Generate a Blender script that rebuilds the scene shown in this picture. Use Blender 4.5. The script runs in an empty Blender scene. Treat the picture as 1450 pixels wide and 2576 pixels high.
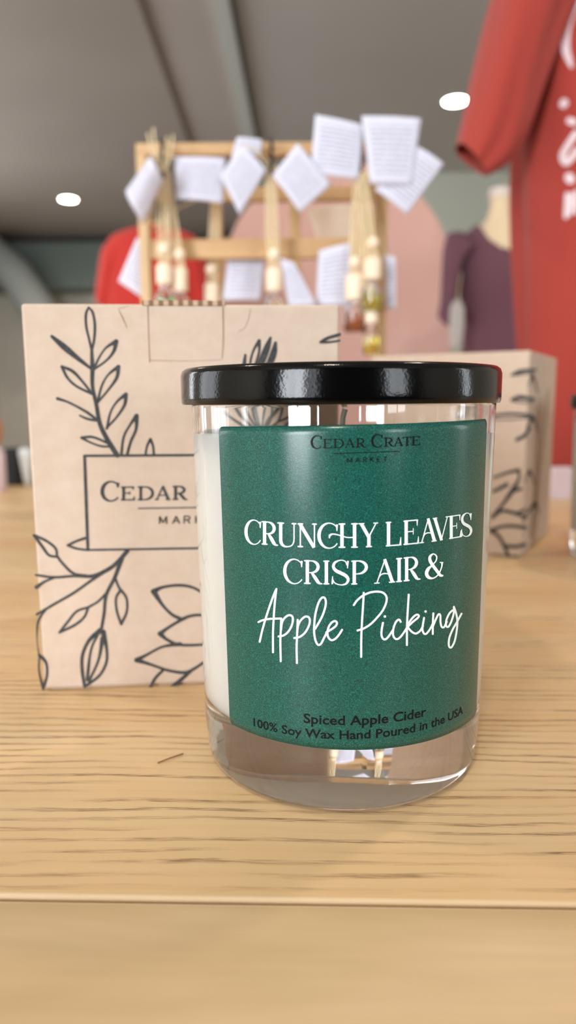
import bpy, bmesh, math, random
from mathutils import Vector, Matrix
random.seed(7)
C = bpy.context.scene.collection
PI = math.pi

# ------------------------------------------------------------------ camera
FPX, HCAM = 1800.0, 0.1030
PITCH = math.atan(278 / 1800.0)
ROLL = math.radians(-0.4)
_c, _s = math.cos(ROLL), math.sin(ROLL)
_R0 = Vector((1, 0, 0)); _F = Vector((0, math.cos(PITCH), -math.sin(PITCH))); _U0 = Vector((0, math.sin(PITCH), math.cos(PITCH)))
_R = _c * _R0 + _s * _U0
_U = -_s * _R0 + _c * _U0
EYE = Vector((0, 0, HCAM))

def ray(px, py):
    return _F + _R * ((px - 725) / FPX) - _U * ((py - 1288) / FPX)
def at(px, py, y):                      # the point at distance y in front of the eye
    r = ray(px, py); return EYE + r * (y / r.y)
def at_z(px, py, z):
    r = ray(px, py); return EYE + r * ((z - HCAM) / r.z)

cam = bpy.data.cameras.new('camera'); camo = bpy.data.objects.new('camera', cam); C.objects.link(camo)
cam.sensor_fit = 'VERTICAL'; cam.sensor_height = 9.0; cam.sensor_width = 9.0 * 1450 / 2576
cam.lens = FPX / 2576 * 9.0
M = Matrix((( _R.x, _U.x, -_F.x, 0), (_R.y, _U.y, -_F.y, 0), (_R.z, _U.z, -_F.z, HCAM), (0, 0, 0, 1)))
camo.matrix_world = M
cam.clip_start = 0.01; cam.clip_end = 100
cam.dof.use_dof = True; cam.dof.focus_distance = 0.181; cam.dof.aperture_fstop = cam.lens / 2.7
cam.dof.aperture_blades = 0
bpy.context.scene.camera = camo

# ------------------------------------------------------------------ helpers
def tag(o, label=None, cat=None, group=None, kind=None):
    if label: o['label'] = label
    if cat: o['category'] = cat
    if group: o['group'] = group
    if kind: o['kind'] = kind
    return o
def empty(name, loc, label, cat, group=None, rotz=0):
    o = bpy.data.objects.new(name, None); C.objects.link(o)
    o.location = loc; o.rotation_euler = (0, 0, rotz); o.empty_display_size = 0.02
    return tag(o, label, cat, group)
def obj(name, bm, mat, parent=None, smooth=False, bevel=0, seg=2, world=True, angle=40):
    me = bpy.data.meshes.new(name)
    bmesh.ops.recalc_face_normals(bm, faces=bm.faces) if name not in ('ink',) else None
    bm.to_mesh(me); bm.free()
    o = bpy.data.objects.new(name, me); C.objects.link(o)
    for m in (mat if isinstance(mat, (list, tuple)) else [mat]): me.materials.append(m)
    if smooth:
        for p in me.polygons: p.use_smooth = True
        try: me.set_sharp_from_angle(angle=math.radians(angle))
        except Exception: pass
    if parent is not None:
        o.parent = parent
        if world:
            o.matrix_parent_inverse = world_of(parent).inverted()
    if bevel:
        b = o.modifiers.new('bevel', 'BEVEL'); b.width = bevel; b.segments = seg; b.limit_method = 'ANGLE'
    return o
def world_of(o):
    m = Matrix.LocRotScale(o.location, o.rotation_euler, o.scale)
    if o.parent: m = world_of(o.parent) @ o.matrix_parent_inverse @ m
    return m
def box(bm, x0, x1, y0, y1, z0, z1, mat=None):
    vs = [bm.verts.new((x, y, z)) for x in (x0, x1) for y in (y0, y1) for z in (z0, z1)]
    if mat is not None:
        for v in vs: v.co = mat @ v.co
    for f in ((0,1,3,2),(4,6,7,5),(0,4,5,1),(2,3,7,6),(0,2,6,4),(1,5,7,3)):
        bm.faces.new([vs[i] for i in f])
    return vs
def newbox(*a, mat=None):
    bm = bmesh.new(); box(bm, *a, mat=mat); return bm
def lathe(bm, prof, c=(0, 0, 0), n=96, close=True):
    rings = []
    for r, z in prof:
        if r < 1e-7: rings.append([bm.verts.new((c[0], c[1], c[2] + z))])
        else: rings.append([bm.verts.new((c[0] + r*math.cos(2*PI*i/n), c[1] + r*math.sin(2*PI*i/n), c[2] + z)) for i in range(n)])
    pairs = list(zip(rings, rings[1:]))
    if close: pairs.append((rings[-1], rings[0]))
    for a, b in pairs:
        if len(a) == 1 and len(b) == 1: continue
        for i in range(n):
            j = (i+1) % n
            if len(a) == 1: bm.faces.new((a[0], b[i], b[j]))
            elif len(b) == 1: bm.faces.new((a[i], b[0], a[j]))
            else: bm.faces.new((a[i], b[i], b[j], a[j]))
def tube(bm, pts, r, n=8, cap=True):
    pts = [Vector(p) for p in pts]; rings = []
    rr = r if isinstance(r, (list, tuple)) else [r]*len(pts)
    for k, p in enumerate(pts):
        t = (pts[min(k+1, len(pts)-1)] - pts[max(k-1, 0)]).normalized()
        a = t.orthogonal().normalized() if k == 0 else (a - t * a.dot(t)).normalized()
        b = t.cross(a)
        rings.append([bm.verts.new(p + rr[k]*(a*math.cos(2*PI*i/n) + b*math.sin(2*PI*i/n))) for i in range(n)])
    for A, B in zip(rings, rings[1:]):
        for i in range(n): bm.faces.new((A[i], A[(i+1) % n], B[(i+1) % n], B[i]))
    if cap: bm.faces.new(rings[0][::-1]); bm.faces.new(rings[-1])
def arc_prof(cx, cz, r, a0, a1, n=6):
    return [(cx + r*math.cos(math.radians(a0+(a1-a0)*i/n)), cz + r*math.sin(math.radians(a0+(a1-a0)*i/n))) for i in range(n+1)]
def spline(pts, step):
    """Catmull-Rom through pts (tuples of any length) sampled about every `step`."""
    P = [tuple(map(float, p)) for p in pts]
    if len(P) == 2: P = [P[0], tuple((a+b)/2 for a, b in zip(*P)), P[1]]
    P = [tuple(2*a-b for a, b in zip(P[0], P[1]))] + P + [tuple(2*a-b for a, b in zip(P[-1], P[-2]))]
    out = []
    for i in range(1, len(P)-2):
        p0, p1, p2, p3 = P[i-1:i+3]
        n = max(1, int(math.hypot(p2[0]-p1[0], p2[1]-p1[1]) / step))
        for k in range(n):
            t = k/n
            out.append(tuple(.5*((2*b)+(c-a)*t+(2*a-5*b+4*c-d)*t*t+(3*b-a-3*c+d)*t**3) for a, b, c, d in zip(p0, p1, p2, p3)))
    out.append(P[-2]); return out
def interp(tab, x):
    if x <= tab[0][0]: (a, b) = tab[0], tab[1]
    elif x >= tab[-1][0]: (a, b) = tab[-2], tab[-1]
    else:
        for a, b in zip(tab, tab[1:]):
            if a[0] <= x <= b[0]: break
    return a[1] + (b[1]-a[1])*(x-a[0])/(b[0]-a[0])

# ------------------------------------------------------------------ ink: ribbons laid on a surface
class Ink:
    def __init__(s, place):
        s.bm = bmesh.new(); s.place = place; s.k = 0
    def stroke(s, pts, w, step=3.0, cap=True, sharp=False):
        """pts in surface drawing units, w a width or one per point"""
        ws = list(w) if isinstance(w, (list, tuple)) else [w]*len(pts)
        if len(ws) != len(pts): ws = [ws[0] + (ws[-1]-ws[0])*i/(len(pts)-1) for i in range(len(pts))]
        raw = [(p[0], p[1], q) for p, q in zip(pts, ws)]
        if sharp: P = raw
        else: P = spline(raw, step)
        n = len(P); rows = []
        for i, (x, y, q) in enumerate(P):
            a, b = P[max(i-1, 0)], P[min(i+1, n-1)]
            dx, dy = b[0]-a[0], b[1]-a[1]; L = math.hypot(dx, dy) or 1
            nx, ny = -dy/L, dx/L
            rows.append(((x+nx*q/2, y+ny*q/2), (x-nx*q/2, y-ny*q/2), (dx/L, dy/L), (x, y), q))
        if cap:
            x, y = rows[0][3]; d = rows[0][2]; q = rows[0][4]; ex = []
            for f in (.98, .8, .45):
                h = math.sqrt(1-f*f)
                ex.append(((x-d[0]*q/2*f-d[1]*q/2*h, y-d[1]*q/2*f+d[0]*q/2*h), (x-d[0]*q/2*f+d[1]*q/2*h, y-d[1]*q/2*f-d[0]*q/2*h), d, (x, y), q))
            x, y = rows[-1][3]; d = rows[-1][2]; q = rows[-1][4]; ey = []
            for f in (.45, .8, .98):
                h = math.sqrt(1-f*f)
                ey.append(((x+d[0]*q/2*f-d[1]*q/2*h, y+d[1]*q/2*f+d[0]*q/2*h), (x+d[0]*q/2*f+d[1]*q/2*h, y+d[1]*q/2*f-d[0]*q/2*h), d, (x, y), q))
            rows = ex + rows + ey
        off = s.k * 1.5e-6; s.k += 1
        prev = None
        for i, r in enumerate(rows):
            e = off + i*2e-8
            cur = (s.bm.verts.new(s.place(*r[0], e)), s.bm.verts.new(s.place(*r[1], e)))
            if prev: s.bm.faces.new((prev[0], prev[1], cur[1], cur[0]))
            prev = cur
    def dot(s, x, y, r):
        s.stroke([(x-.01, y), (x+.01, y)], 2*r, sharp=True)

def glyph(ch, T, t):
    """strokes of a serif capital in a unit box (y up); T thick, t thin widths as fractions of the height.
       returns list of (points, widths, smooth)"""
    S = []
    L = lambda p, w: S.append((p, w, False))
    K = lambda p, w: S.append((p, w, True))
    def stem(x, y0=0., y1=1., w=None, serif=(1, 1), half=None):
        w = w or T; h = half or (.13 + w*.3)
        L([(x, y0), (x, y1)], [w, w])
        if serif[0]: L([(x-h, y0+t/2), (x-h*.4, y0+t*.6), (x+h*.4, y0+t*.6), (x+h, y0+t/2)], [t, t*1.6, t*1.6, t])
        if serif[1]: L([(x-h, y1-t/2), (x-h*.4, y1-t*.6), (x+h*.4, y1-t*.6), (x+h, y1-t/2)], [t, t*1.6, t*1.6, t])
    if ch in 'C':
        pts, ws = [], []
        for i in range(25):
            a = math.radians(38 + (322-38)*i/24)
            pts.append((.57+.52*math.cos(a), .5+.52*math.sin(a))); ws.append(t + (T-t)*max(0, -math.cos(a))**1.1)
        K(pts, ws); L([(.965, .70), (.965, .96)], [t*.9, t*2.0]); L([(.95, .84), (.90, .93)], [t, t])
    elif ch == 'E':
        stem(.2); L([(.2, 1-t/2), (.88, 1-t/2)], [t, t*1.2]); L([(.2, .53), (.64, .53)], [t, t]); L([(.2, t/2), (.92, t/2)], [t, t*1.3])
        L([(.885, 1), (.885, .74)], [t*1.8, t*.5]); L([(.64, .40), (.64, .66)], [t*.7, t*.7]); L([(.935, 0), (.965, .30)], [t*2.0, t*.5])
    elif ch == 'L':
        stem(.2); L([(.2, t/2), (.92, t/2)], [t, t*1.3]); L([(.93, 0), (.97, .34)], [t*2.2, t*.5])
    elif ch == 'D':
        stem(.2); pts, ws = [(.2, 1-t/2)], [t]
        for i in range(15):
            a = math.radians(90-180*i/14); pts.append((.45+.50*math.cos(a), .5+(.5-t/2)*math.sin(a))); ws.append(t+(T-t)*max(0, math.cos(a)))
        pts.append((.2, t/2)); ws.append(t); K(pts, ws)
    elif ch in 'RP':
        stem(.22); pts, ws = [(.22, 1-t/2)], [t]; h = .25 if ch == 'R' else .27
        for i in range(13):
            a = math.radians(90-180*i/12); pts.append((.42+(.36 if ch == 'R' else .5)*math.cos(a), 1-t/2-h+h*math.sin(a))); ws.append(t+(T-t)*max(0, math.cos(a))*.95)
        pts.append((.22, 1-t/2-2*h)); ws.append(t); K(pts, ws)
        if ch == 'R': K([(.42, .50), (.60, .30), (.78, .08), (.86, .03), (1.0, .02)], [t*1.5, T, T*.95, T*.6, t])
    elif ch == 'U':
        stem(.2, .3, 1, serif=(0, 1)); stem(.88, .3, 1, w=t*1.2, serif=(0, 1), half=.12)
        K([(.2, .32), (.215, .17), (.32, .03), (.53, -.015), (.76, .05), (.86, .2), (.88, .34)], [T, T, T*.75, t*1.3, t*1.1, t*1.2, t*1.2])
    elif ch == 'N':
        stem(.16, w=t*1.2, half=.14); stem(.88, w=t*1.2, serif=(0, 1), half=.12); L([(.14, .98), (.86, .0)], [T, T])
    elif ch == 'H':
        stem(.18); stem(.82)
        if T > .16: L([(.18, .5), (.82, .5)], [t, t])
    elif ch == 'Y':
        L([(.14, .98), (.52, .42)], [T, T]); L([(.90, .98), (.54, .44)], [t, t*1.3]); L([(.53, .5), (.53, 0)], [T, T])
        L([(.0, 1-t/2), (.30, 1-t/2)], [t, t]); L([(.76, 1-t/2), (1.0, 1-t/2)], [t, t]); L([(.38, t/2), (.68, t/2)], [t*1.2, t*1.2])
    elif ch == 'A':
        L([(.12, .0), (.52, 1.0)], [t*1.1, t*1.1]); L([(.50, 1.0), (.88, .0)], [T*.9, T*1.05])
        if T > .16: L([(.24, .34), (.76, .34)], [t, t])
        else: K([(.20, .22), (.32, .36), (.5, .40), (.66, .37), (.76, .30)], [t*.9, t*1.1, t*1.2, t, t])
        L([(0, t/2), (.26, t/2)], [t, t]); L([(.70, t/2), (1.0, t/2)], [t*1.1, t*1.1])
    elif ch == 'V':
        L([(.12, 1.0), (.54, .0)], [T, T*.9]); L([(.52, .0), (.90, 1.0)], [t, t]); L([(0, 1-t/2), (.28, 1-t/2)], [t, t]); L([(.78, 1-t/2), (1, 1-t/2)], [t, t])
    elif ch == 'T':
        stem(.5, serif=(1, 0)); L([(.04, 1-t/2), (.96, 1-t/2)], [t*1.2, t*1.2]); L([(.05, 1), (.03, .76)], [t*1.8, t*.5]); L([(.95, 1), (.97, .76)], [t*1.8, t*.5])
    elif ch == 'I':
        stem(.5, half=.46)
    elif ch == 'S':
        K([(.86, .80), (.76, .97), (.5, 1.02), (.2, .92), (.12, .74), (.26, .58), (.52, .48), (.80, .36), (.92, .2), (.80, .03), (.5, -.02), (.2, .06), (.09, .2)],
          [t, t, t, T*.7, T*.85, T, T*1.05, T, T*.85, T*.6, t, t, t])
        L([(.885, .68), (.905, .99)], [t*.8, t*1.8]); L([(.075, .34), (.06, .01)], [t*.8, t*1.8])
    elif ch == '&':
        K([(.93, .60), (.90, .40), (.72, .12), (.45, -.01), (.18, .05), (.07, .22), (.16, .40), (.40, .55), (.60, .72), (.62, .90), (.45, 1.01), (.27, .92), (.26, .76), (.40, .55), (.66, .26), (.84, .07), (1.0, .05)],
          [t*2, t*1.3, t*1.3, t*1.4, T, T*1.1, T, t*1.4, t*1.3, t*1.5, t*1.3, T*.8, T, T, T, T*.9, t*1.4])
        L([(.80, .62), (1.0, .60)], [t, t])
    # plain sans capitals, lower-case keys
    elif ch == 'm': L([(.05, 0), (.05, 1)], [t, t]); L([(.05, 1), (.5, .15)], [t, t]); L([(.5, .15), (.95, 1)], [t, t]); L([(.95, 1), (.95, 0)], [t, t])
    elif ch == 'a': L([(.0, 0), (.5, 1)], [t, t]); L([(.5, 1), (1, 0)], [t, t]); L([(.18, .35), (.82, .35)], [t, t])
    elif ch == 'r':
        L([(.08, 0), (.08, 1)], [t, t]); K([(.08, .97), (.6, .97), (.86, .87), (.86, .62), (.6, .5), (.08, .5)], [t]*6); L([(.52, .5), (.92, 0)], [t, t])
    elif ch == 'k': L([(.08, 0), (.08, 1)], [t, t]); L([(.9, 1), (.1, .38)], [t, t]); L([(.35, .58), (.95, 0)], [t, t])
    elif ch == 'e':
        L([(.1, 0), (.1, 1)], [t, t])
        for yy, xe in ((.97, .9), (.53, .82), (.03, .92)): L([(.1, yy), (xe, yy)], [t, t])
    elif ch == 't': L([(.5, 0), (.5, 1)], [t, t]); L([(.02, .97), (.98, .97)], [t, t])
    return S
def write(ink, letters, base, top, T, t, over=0.0):
    """letters: (char, x0, x1[, top table]) in drawing units; base and top give y at x (y grows downward)"""
    for L in letters:
        ch, x0, x1 = L[:3]; tp = L[3] if len(L) > 3 else top
        h = abs(interp(base, (x0+x1)/2) - interp(tp, (x0+x1)/2))
        for pts, ws, sm in glyph(ch, T, t):
            q = []
            for u, v in pts:
                x = x0 + (x1-x0)*u; b = interp(base, x); q.append((x, b + (interp(tp, x)-b)*v))
            ink.stroke(q, [w*h for w in ws], step=h/22, sharp=not sm and len(q) > 9, cap=False)

# ------------------------------------------------------------------ materials
def lin(c):
    return tuple(((v/255)/12.92 if v/255 <= .04045 else (((v/255)+.055)/1.055)**2.4) for v in c[:3]) + (1,)
def mat(name, col, rough=.5, metal=0., **kw):
    m = bpy.data.materials.new(name); m.use_nodes = True
    b = m.node_tree.nodes['Principled BSDF']
    b.inputs['Base Color'].default_value = col if len(col) == 4 else tuple(col) + (1,)
    b.inputs['Roughness'].default_value = rough; b.inputs['Metallic'].default_value = metal
    for k, v in kw.items(): b.inputs[k.replace('_', ' ')].default_value = v
    return m
class NT:
    def __init__(s, m): s.m = m; s.t = m.node_tree; s.b = s.t.nodes['Principled BSDF']
    def n(s, typ, **kw):
        x = s.t.nodes.new(typ)
        for k, v in kw.items(): setattr(x, k, v)
        return x
    def l(s, a, b): s.t.links.new(a, b)
    def coord(s, scale=(1, 1, 1), rot=(0, 0, 0), out='Object'):
        c = s.n('ShaderNodeTexCoord'); mp = s.n('ShaderNodeMapping'); mp.inputs['Scale'].default_value = scale; mp.inputs['Rotation'].default_value = rot
        s.l(c.outputs[out], mp.inputs['Vector']); return mp.outputs['Vector']
    def noise(s, vec, scale, detail=3, rough=.5, dist=0):
        x = s.n('ShaderNodeTexNoise'); x.inputs['Scale'].default_value = scale; x.inputs['Detail'].default_value = detail
        x.inputs['Roughness'].default_value = rough; x.inputs['Distortion'].default_value = dist
        s.l(vec, x.inputs['Vector']); return x.outputs['Fac']
    def ramp(s, fac, stops):
        r = s.n('ShaderNodeValToRGB'); e = r.color_ramp.elements
        while len(e) < len(stops): e.new(.5)
        for k, (p, c) in enumerate(stops):
            e[k].position = p; e[k].color = c if len(c) == 4 else tuple(c)+(1,)
        s.l(fac, r.inputs['Fac']); return r.outputs['Color']
    def mix(s, fac, a, b, mode='MIX'):
        x = s.n('ShaderNodeMix', data_type='RGBA', blend_type=mode)
        for k, v in ((0, fac), (6, a), (7, b)):
            if hasattr(v, 'is_output'): s.l(v, x.inputs[k])
            else: x.inputs[k].default_value = v
        return x.outputs[2]
    def math(s, op, a, b=0.):
        x = s.n('ShaderNodeMath', operation=op)
        for k, v in ((0, a), (1, b)):
            if hasattr(v, 'is_output'): s.l(v, x.inputs[k])
            else: x.inputs[k].default_value = v
        return x.outputs[0]
    def bump(s, h, strength, dist):
        x = s.n('ShaderNodeBump'); x.inputs['Strength'].default_value = strength; x.inputs['Distance'].default_value = dist
        s.l(h, x.inputs['Height']); s.l(x.outputs['Normal'], s.b.inputs['Normal']); return x
    def col(s, c): s.l(c, s.b.inputs['Base Color'])

def wood_top():
    m = mat('oak_veneer', (.6, .42, .24), .42); N = NT(m)
    v = N.coord(); 
    warp = N.noise(N.coord((3, 9, 1)), 1.0, 2)
    wv = N.n('ShaderNodeVectorMath', operation='MULTIPLY_ADD')
    cmb = N.n('ShaderNodeCombineXYZ'); N.l(warp, cmb.inputs['Y'])
    N.l(cmb.outputs[0], wv.inputs[0]); wv.inputs[1].default_value = (0, .022, 0); N.l(v, wv.inputs[2]); W = wv.outputs[0]
    def mp(scale):
        x = N.n('ShaderNodeMapping'); x.inputs['Scale'].default_value = scale; N.l(W, x.inputs['Vector']); return x.outputs['Vector']
    broad = N.noise(mp((1.2, 22, 1)), 1.0, 3)
    fine = N.noise(mp((10, 900, 1)), 1.0, 4, .6)
    c = N.ramp(broad, [(.25, lin((212, 174, 124))), (.5, lin((221, 190, 144))), (.75, lin((230, 204, 163)))])
    c = N.mix(N.math('MULTIPLY', fine, .22), c, lin((176, 130, 84)))
    wave = N.n('ShaderNodeTexWave', wave_type='BANDS', bands_direction='Y'); wave.inputs['Scale'].default_value = 78 ; wave.inputs['Distortion'].default_value = 2.6
    wave.inputs['Detail'].default_value = 2; wave.inputs['Detail Scale'].default_value = 1.1
    N.l(mp((.35, 1, 1)), wave.inputs['Vector'])
    row = N.ramp(wave.outputs['Fac'], [(.55, (0, 0, 0)), (.95, (1, 1, 1))])
    dash = N.ramp(N.noise(mp((105, 4600, 1)), 1.0, 2, .5), [(.47, (0, 0, 0)), (.55, (1, 1, 1))])
    patch = N.ramp(N.noise(mp((14, 160, 1)), 1.0, 2), [(.42, (0, 0, 0)), (.60, (1, 1, 1))])
    p = N.math('MULTIPLY', N.math('MULTIPLY', row, dash), patch)
    c = N.mix(N.math('MULTIPLY', row, .10), c, lin((190, 140, 88)))
    c = N.mix(N.math('MULTIPLY', p, .85), c, lin((112, 74, 38)))
    N.col(c); h = N.math('SUBTRACT', N.math('MULTIPLY', fine, .25), p); N.bump(h, .6, .0003)
    return m
def wood_plain(name, a, b, sc=(2.5, 60, 60), rough=.45, rot=(0, 0, 0)):
    m = mat(name, (.6, .4, .2), rough); N = NT(m)
    f1 = N.noise(N.coord(sc, rot), 1.0, 4, .55, .4); f2 = N.noise(N.coord((sc[0]*4, sc[1]*14, sc[2]*14), rot), 1.0, 3)
    c = N.ramp(f1, [(.3, lin(a)), (.7, lin(b))]); c = N.mix(N.math('MULTIPLY', f2, .2), c, lin([v*.72 for v in a])); N.col(c)
    N.bump(f2, .12, .0002); return m
def kraft():
    m = mat('kraft_card', (.6, .45, .32), .82); N = NT(m)
    n1 = N.noise(N.coord((130, 130, 170)), 1.0, 5, .65); n2 = N.noise(N.coord(), 1400, 2); n3 = N.noise(N.coord(), 28, 2)
    c = N.ramp(n1, [(.3, lin((191, 172, 154))), (.7, lin((203, 186, 170)))]); c = N.mix(N.math('MULTIPLY', n3, .3), c, lin((212, 178, 152)))
    c = N.mix(N.math('MULTIPLY', n2, .18), c, lin((176, 140, 112))); N.col(c); N.bump(n2, .12, .0001); return m
def fabric(name, col, rough=.9, var=.12):
    m = mat(name, lin(col), rough); N = NT(m); n1 = N.noise(N.coord(), 9, 3); n2 = N.noise(N.coord(), 900, 2)
    c = N.mix(N.math('MULTIPLY', n1, var*2), lin(col), lin([v*.8 for v in col])); N.col(c); N.bump(n2, .3, .0006)
    m.node_tree.nodes['Principled BSDF'].inputs['Sheen Weight'].default_value = .08; return m
def plaster(name, a, b, sc=1.2, rough=.9):
    m = mat(name, lin(a), rough); N = NT(m); N.col(N.ramp(N.noise(N.coord(), sc, 4), [(.3, lin(a)), (.7, lin(b))])); N.bump(N.noise(N.coord(), 90, 3), .1, .002); return m

M_top = wood_top()
M_strip = wood_plain('maple_edging', (174, 144, 96), (222, 192, 152), (4, 30, 30), .42)
M_edge = wood_plain('sanded_edge', (206, 176, 136), (226, 200, 164), (7, 80, 80), .6)  # paler colour for the bevelled board edges
M_pine = wood_plain('pine', (198, 162, 114), (218, 184, 136), (30, 30, 3))
M_pinex = wood_plain('pine_rail', (192, 150, 102), (212, 174, 126), (4, 50, 50))
M_kraft = kraft()
M_ink = mat('charcoal_ink', lin((40, 42, 42)), .75); N = NT(M_ink); N.col(N.ramp(N.noise(N.coord(), 900, 2), [(.3, lin((36, 37, 38))), (.8, lin((70, 70, 70)))]))
M_crease = mat('paper_crease', lin((150, 122, 98)), .9)
M_cut = mat('cut_corrugation', lin((118, 84, 60)), .9); N = NT(M_cut); wv = N.n('ShaderNodeTexWave', wave_type='BANDS', bands_direction='X'); wv.inputs['Scale'].default_value = 95; N.l(N.coord(), wv.inputs['Vector']); N.col(N.ramp(wv.outputs['Fac'], [(.3, lin((126, 98, 76))), (.7, lin((190, 160, 134)))]))
M_glass = mat('clear_glass', (1, 1, 1), .0, IOR=1.5, Transmission_Weight=1.0)
M_wax = mat('cream_soy_wax', lin((250, 248, 238)), .55, Subsurface_Weight=.7, Subsurface_Scale=.012); M_wax.node_tree.nodes['Principled BSDF'].inputs['Subsurface Radius'].default_value = (1, .9, .75)
N = NT(M_wax); N.col(N.ramp(N.noise(N.coord((1, 1, .35)), 60, 3), [(.3, lin((249, 245, 232))), (.7, lin((253, 251, 243)))]))
M_lid = mat('black_enamel', (.001, .001, .001, 1), .13, Specular_IOR_Level=.3); N = NT(M_lid); N.bump(N.noise(N.coord(), 1500, 2), .22, .00012)
M_label = mat('green_satin_label', (.01, .15, .12), .55, 0, Coat_Weight=.75, Coat_Roughness=.2, Coat_IOR=1.5, Specular_IOR_Level=.2); N = NT(M_label)
g = N.noise(N.coord(), 4200, 2, .6); N.col(N.ramp(g, [(.32, lin((0, 46, 40))), (.52, lin((0, 74, 64))), (.70, lin((22, 114, 98)))])); N.bump(g, .35, .00010)
cn = N.n('ShaderNodeBump'); cn.inputs['Strength'].default_value = .08; cn.inputs['Distance'].default_value = .0001; N.l(g, cn.inputs['Height']); N.l(cn.outputs['Normal'], N.b.inputs['Coat Normal'])
M_white = mat('white_print', lin((236, 246, 242)), .5)
M_black = mat('black_print', (.002, .003, .003, 1), .6, Specular_IOR_Level=.2)
M_red = fabric('brick_red_cotton', (164, 57, 46)); M_red2 = fabric('red_cotton', (192, 46, 36)); M_plum = fabric('plum_cotton', (106, 66, 78))
M_print = mat('off_white_print', lin((228, 208, 212)), .6)
M_form = fabric('cream_jersey', (232, 208, 172)); M_capw = mat('form_cap', lin((222, 205, 196)), .5)
M_pink = plaster('pink_panel', (216, 168, 154), (222, 178, 164), 2)
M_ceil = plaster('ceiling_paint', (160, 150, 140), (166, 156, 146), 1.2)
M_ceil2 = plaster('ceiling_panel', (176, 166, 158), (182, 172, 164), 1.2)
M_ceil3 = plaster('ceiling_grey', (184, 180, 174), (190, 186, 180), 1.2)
M_wall = plaster('wall_paint', (214, 208, 194), (222, 216, 202), .8)
M_wallr = plaster('wall_sage', (196, 200, 186), (202, 206, 192), .8)
M_teal = plaster('dark_teal_paint', (104, 114, 108), (120, 128, 120), .8)
M_trim = mat('grey_trim', lin((196, 200, 194)), .6); M_trimd = mat('dark_joint', lin((110, 112, 108)), .8)
M_floor = wood_plain('floor_boards', (104, 84, 68), (122, 100, 80), (1, 8, 8))
M_paper = mat('tag_paper', lin((232, 232, 246)), .8)
def tag_paper():
    m = mat('printed_tag', lin((236, 236, 248)), .8); N = NT(m)
    tc = N.n('ShaderNodeTexCoord'); sx = N.n('ShaderNodeSeparateXYZ'); N.l(tc.outputs['UV'], sx.inputs[0])
    l = N.math('LESS_THAN', N.math('FRACT', N.math('MULTIPLY', sx.outputs['Y'], 13.)), .34)
    a = N.math('MULTIPLY', N.math('GREATER_THAN', sx.outputs['X'], .12), N.math('LESS_THAN', sx.outputs['X'], .88))
    b = N.math('MULTIPLY', N.math('GREATER_THAN', sx.outputs['Y'], .12), N.math('LESS_THAN', sx.outputs['Y'], .86))
    mm = N.n('ShaderNodeMapping'); mm.inputs['Scale'].default_value = (34, 13, 1); N.l(tc.outputs['UV'], mm.inputs['Vector'])
    w = N.math('GREATER_THAN', N.noise(mm.outputs['Vector'], 1.0, 1), .42)
    f = N.math('MULTIPLY', N.math('MULTIPLY', N.math('MULTIPLY', l, a), b), w)
    N.col(N.mix(N.math('MULTIPLY', f, .6), lin((206, 206, 222)), lin((90, 88, 104)))); return m
M_tag = tag_paper()
M_twine = mat('jute_twine', lin((222, 202, 164)), .9); N = NT(M_twine); N.bump(N.noise(N.coord(), 1500, 2), .6, .0006)
M_hook = mat('dark_hook', lin((40, 36, 34)), .4, .6)
M_capwood = wood_plain('beech_cap', (236, 214, 186), (246, 230, 206), (60, 60, 12))
M_oil = mat('yellow_oil', lin((236, 226, 96)), .0, IOR=1.4, Transmission_Weight=.9)
M_oilg = mat('green_oil', lin((150, 214, 110)), .0, IOR=1.4, Transmission_Weight=.9)
M_oila = mat('amber_oil', lin((190, 120, 70)), .0, IOR=1.4, Transmission_Weight=.9)
def emis(name, col, s):
    m = mat(name, col, .5); b = m.node_tree.nodes['Principled BSDF']; b.inputs['Emission Color'].default_value = col; b.inputs['Emission Strength'].default_value = s; return m
M_lamp = emis('lamp_diffuser', (1, .93, .80, 1), 26)
M_dark = mat('black_plastic', lin((16, 15, 15)), .6, Specular_IOR_Level=.25)
M_glint = mat('white_card', lin((236, 246, 250)), .4)  # white of the jar's highlight, built as a sheet
M_lilac = mat('lilac_card', lin((226, 210, 222)), .7)

# ------------------------------------------------------------------ room
Z0, ZC = -0.90, 2.00
XL, XR, YB, YF = -3.6, 3.4, -2.6, 9.0
def struct(name, bm, m, **k):
    o = obj(name, bm, m, **k); o['kind'] = 'structure'; return o
struct('floor', newbox(XL, XR, YB, YF, Z0-.1, Z0), M_floor)
# ceiling: strips in slightly different colours, darker to the left, divided by a joint and a steel-grey batten
def cx_line(p0, p1, y):
    a, b = at_z(*p0, ZC), at_z(*p1, ZC); return a.x + (b.x-a.x)*(y-a.y)/(b.y-a.y)
j1 = ((345, 0), (470, 350)); j2 = ((560, 0), (632, 345))
def ceil_strip(name, fa, fb, m, z=ZC):
    bm = bmesh.new(); vs = []
    for zz in (z, z+.1):
        vs += [bm.verts.new((fa(YB), YB, zz)), bm.verts.new((fb(YB), YB, zz)), bm.verts.new((fb(YF), YF, zz)), bm.verts.new((fa(YF), YF, zz))]
    for f in ((0, 1, 2, 3), (4, 7, 6, 5), (0, 4, 5, 1), (1, 5, 6, 2), (2, 6, 7, 3), (3, 7, 4, 0)): bm.faces.new([vs[i] for i in f])
    return struct(name, bm, m)
f1 = lambda y: cx_line(*j1, y); f2 = lambda y: cx_line(*j2, y)
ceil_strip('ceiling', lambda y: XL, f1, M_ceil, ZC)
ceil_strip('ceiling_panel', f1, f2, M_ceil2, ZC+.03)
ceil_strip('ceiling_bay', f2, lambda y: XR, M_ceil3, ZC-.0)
ceil_strip('trim_1', lambda y: f2(y)-.05, lambda y: f2(y)+.035, M_trim, ZC-.04)
ceil_strip('trim_2', lambda y: f2(y)+.04, lambda y: f2(y)+.06, M_trimd, ZC-.012)
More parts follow.
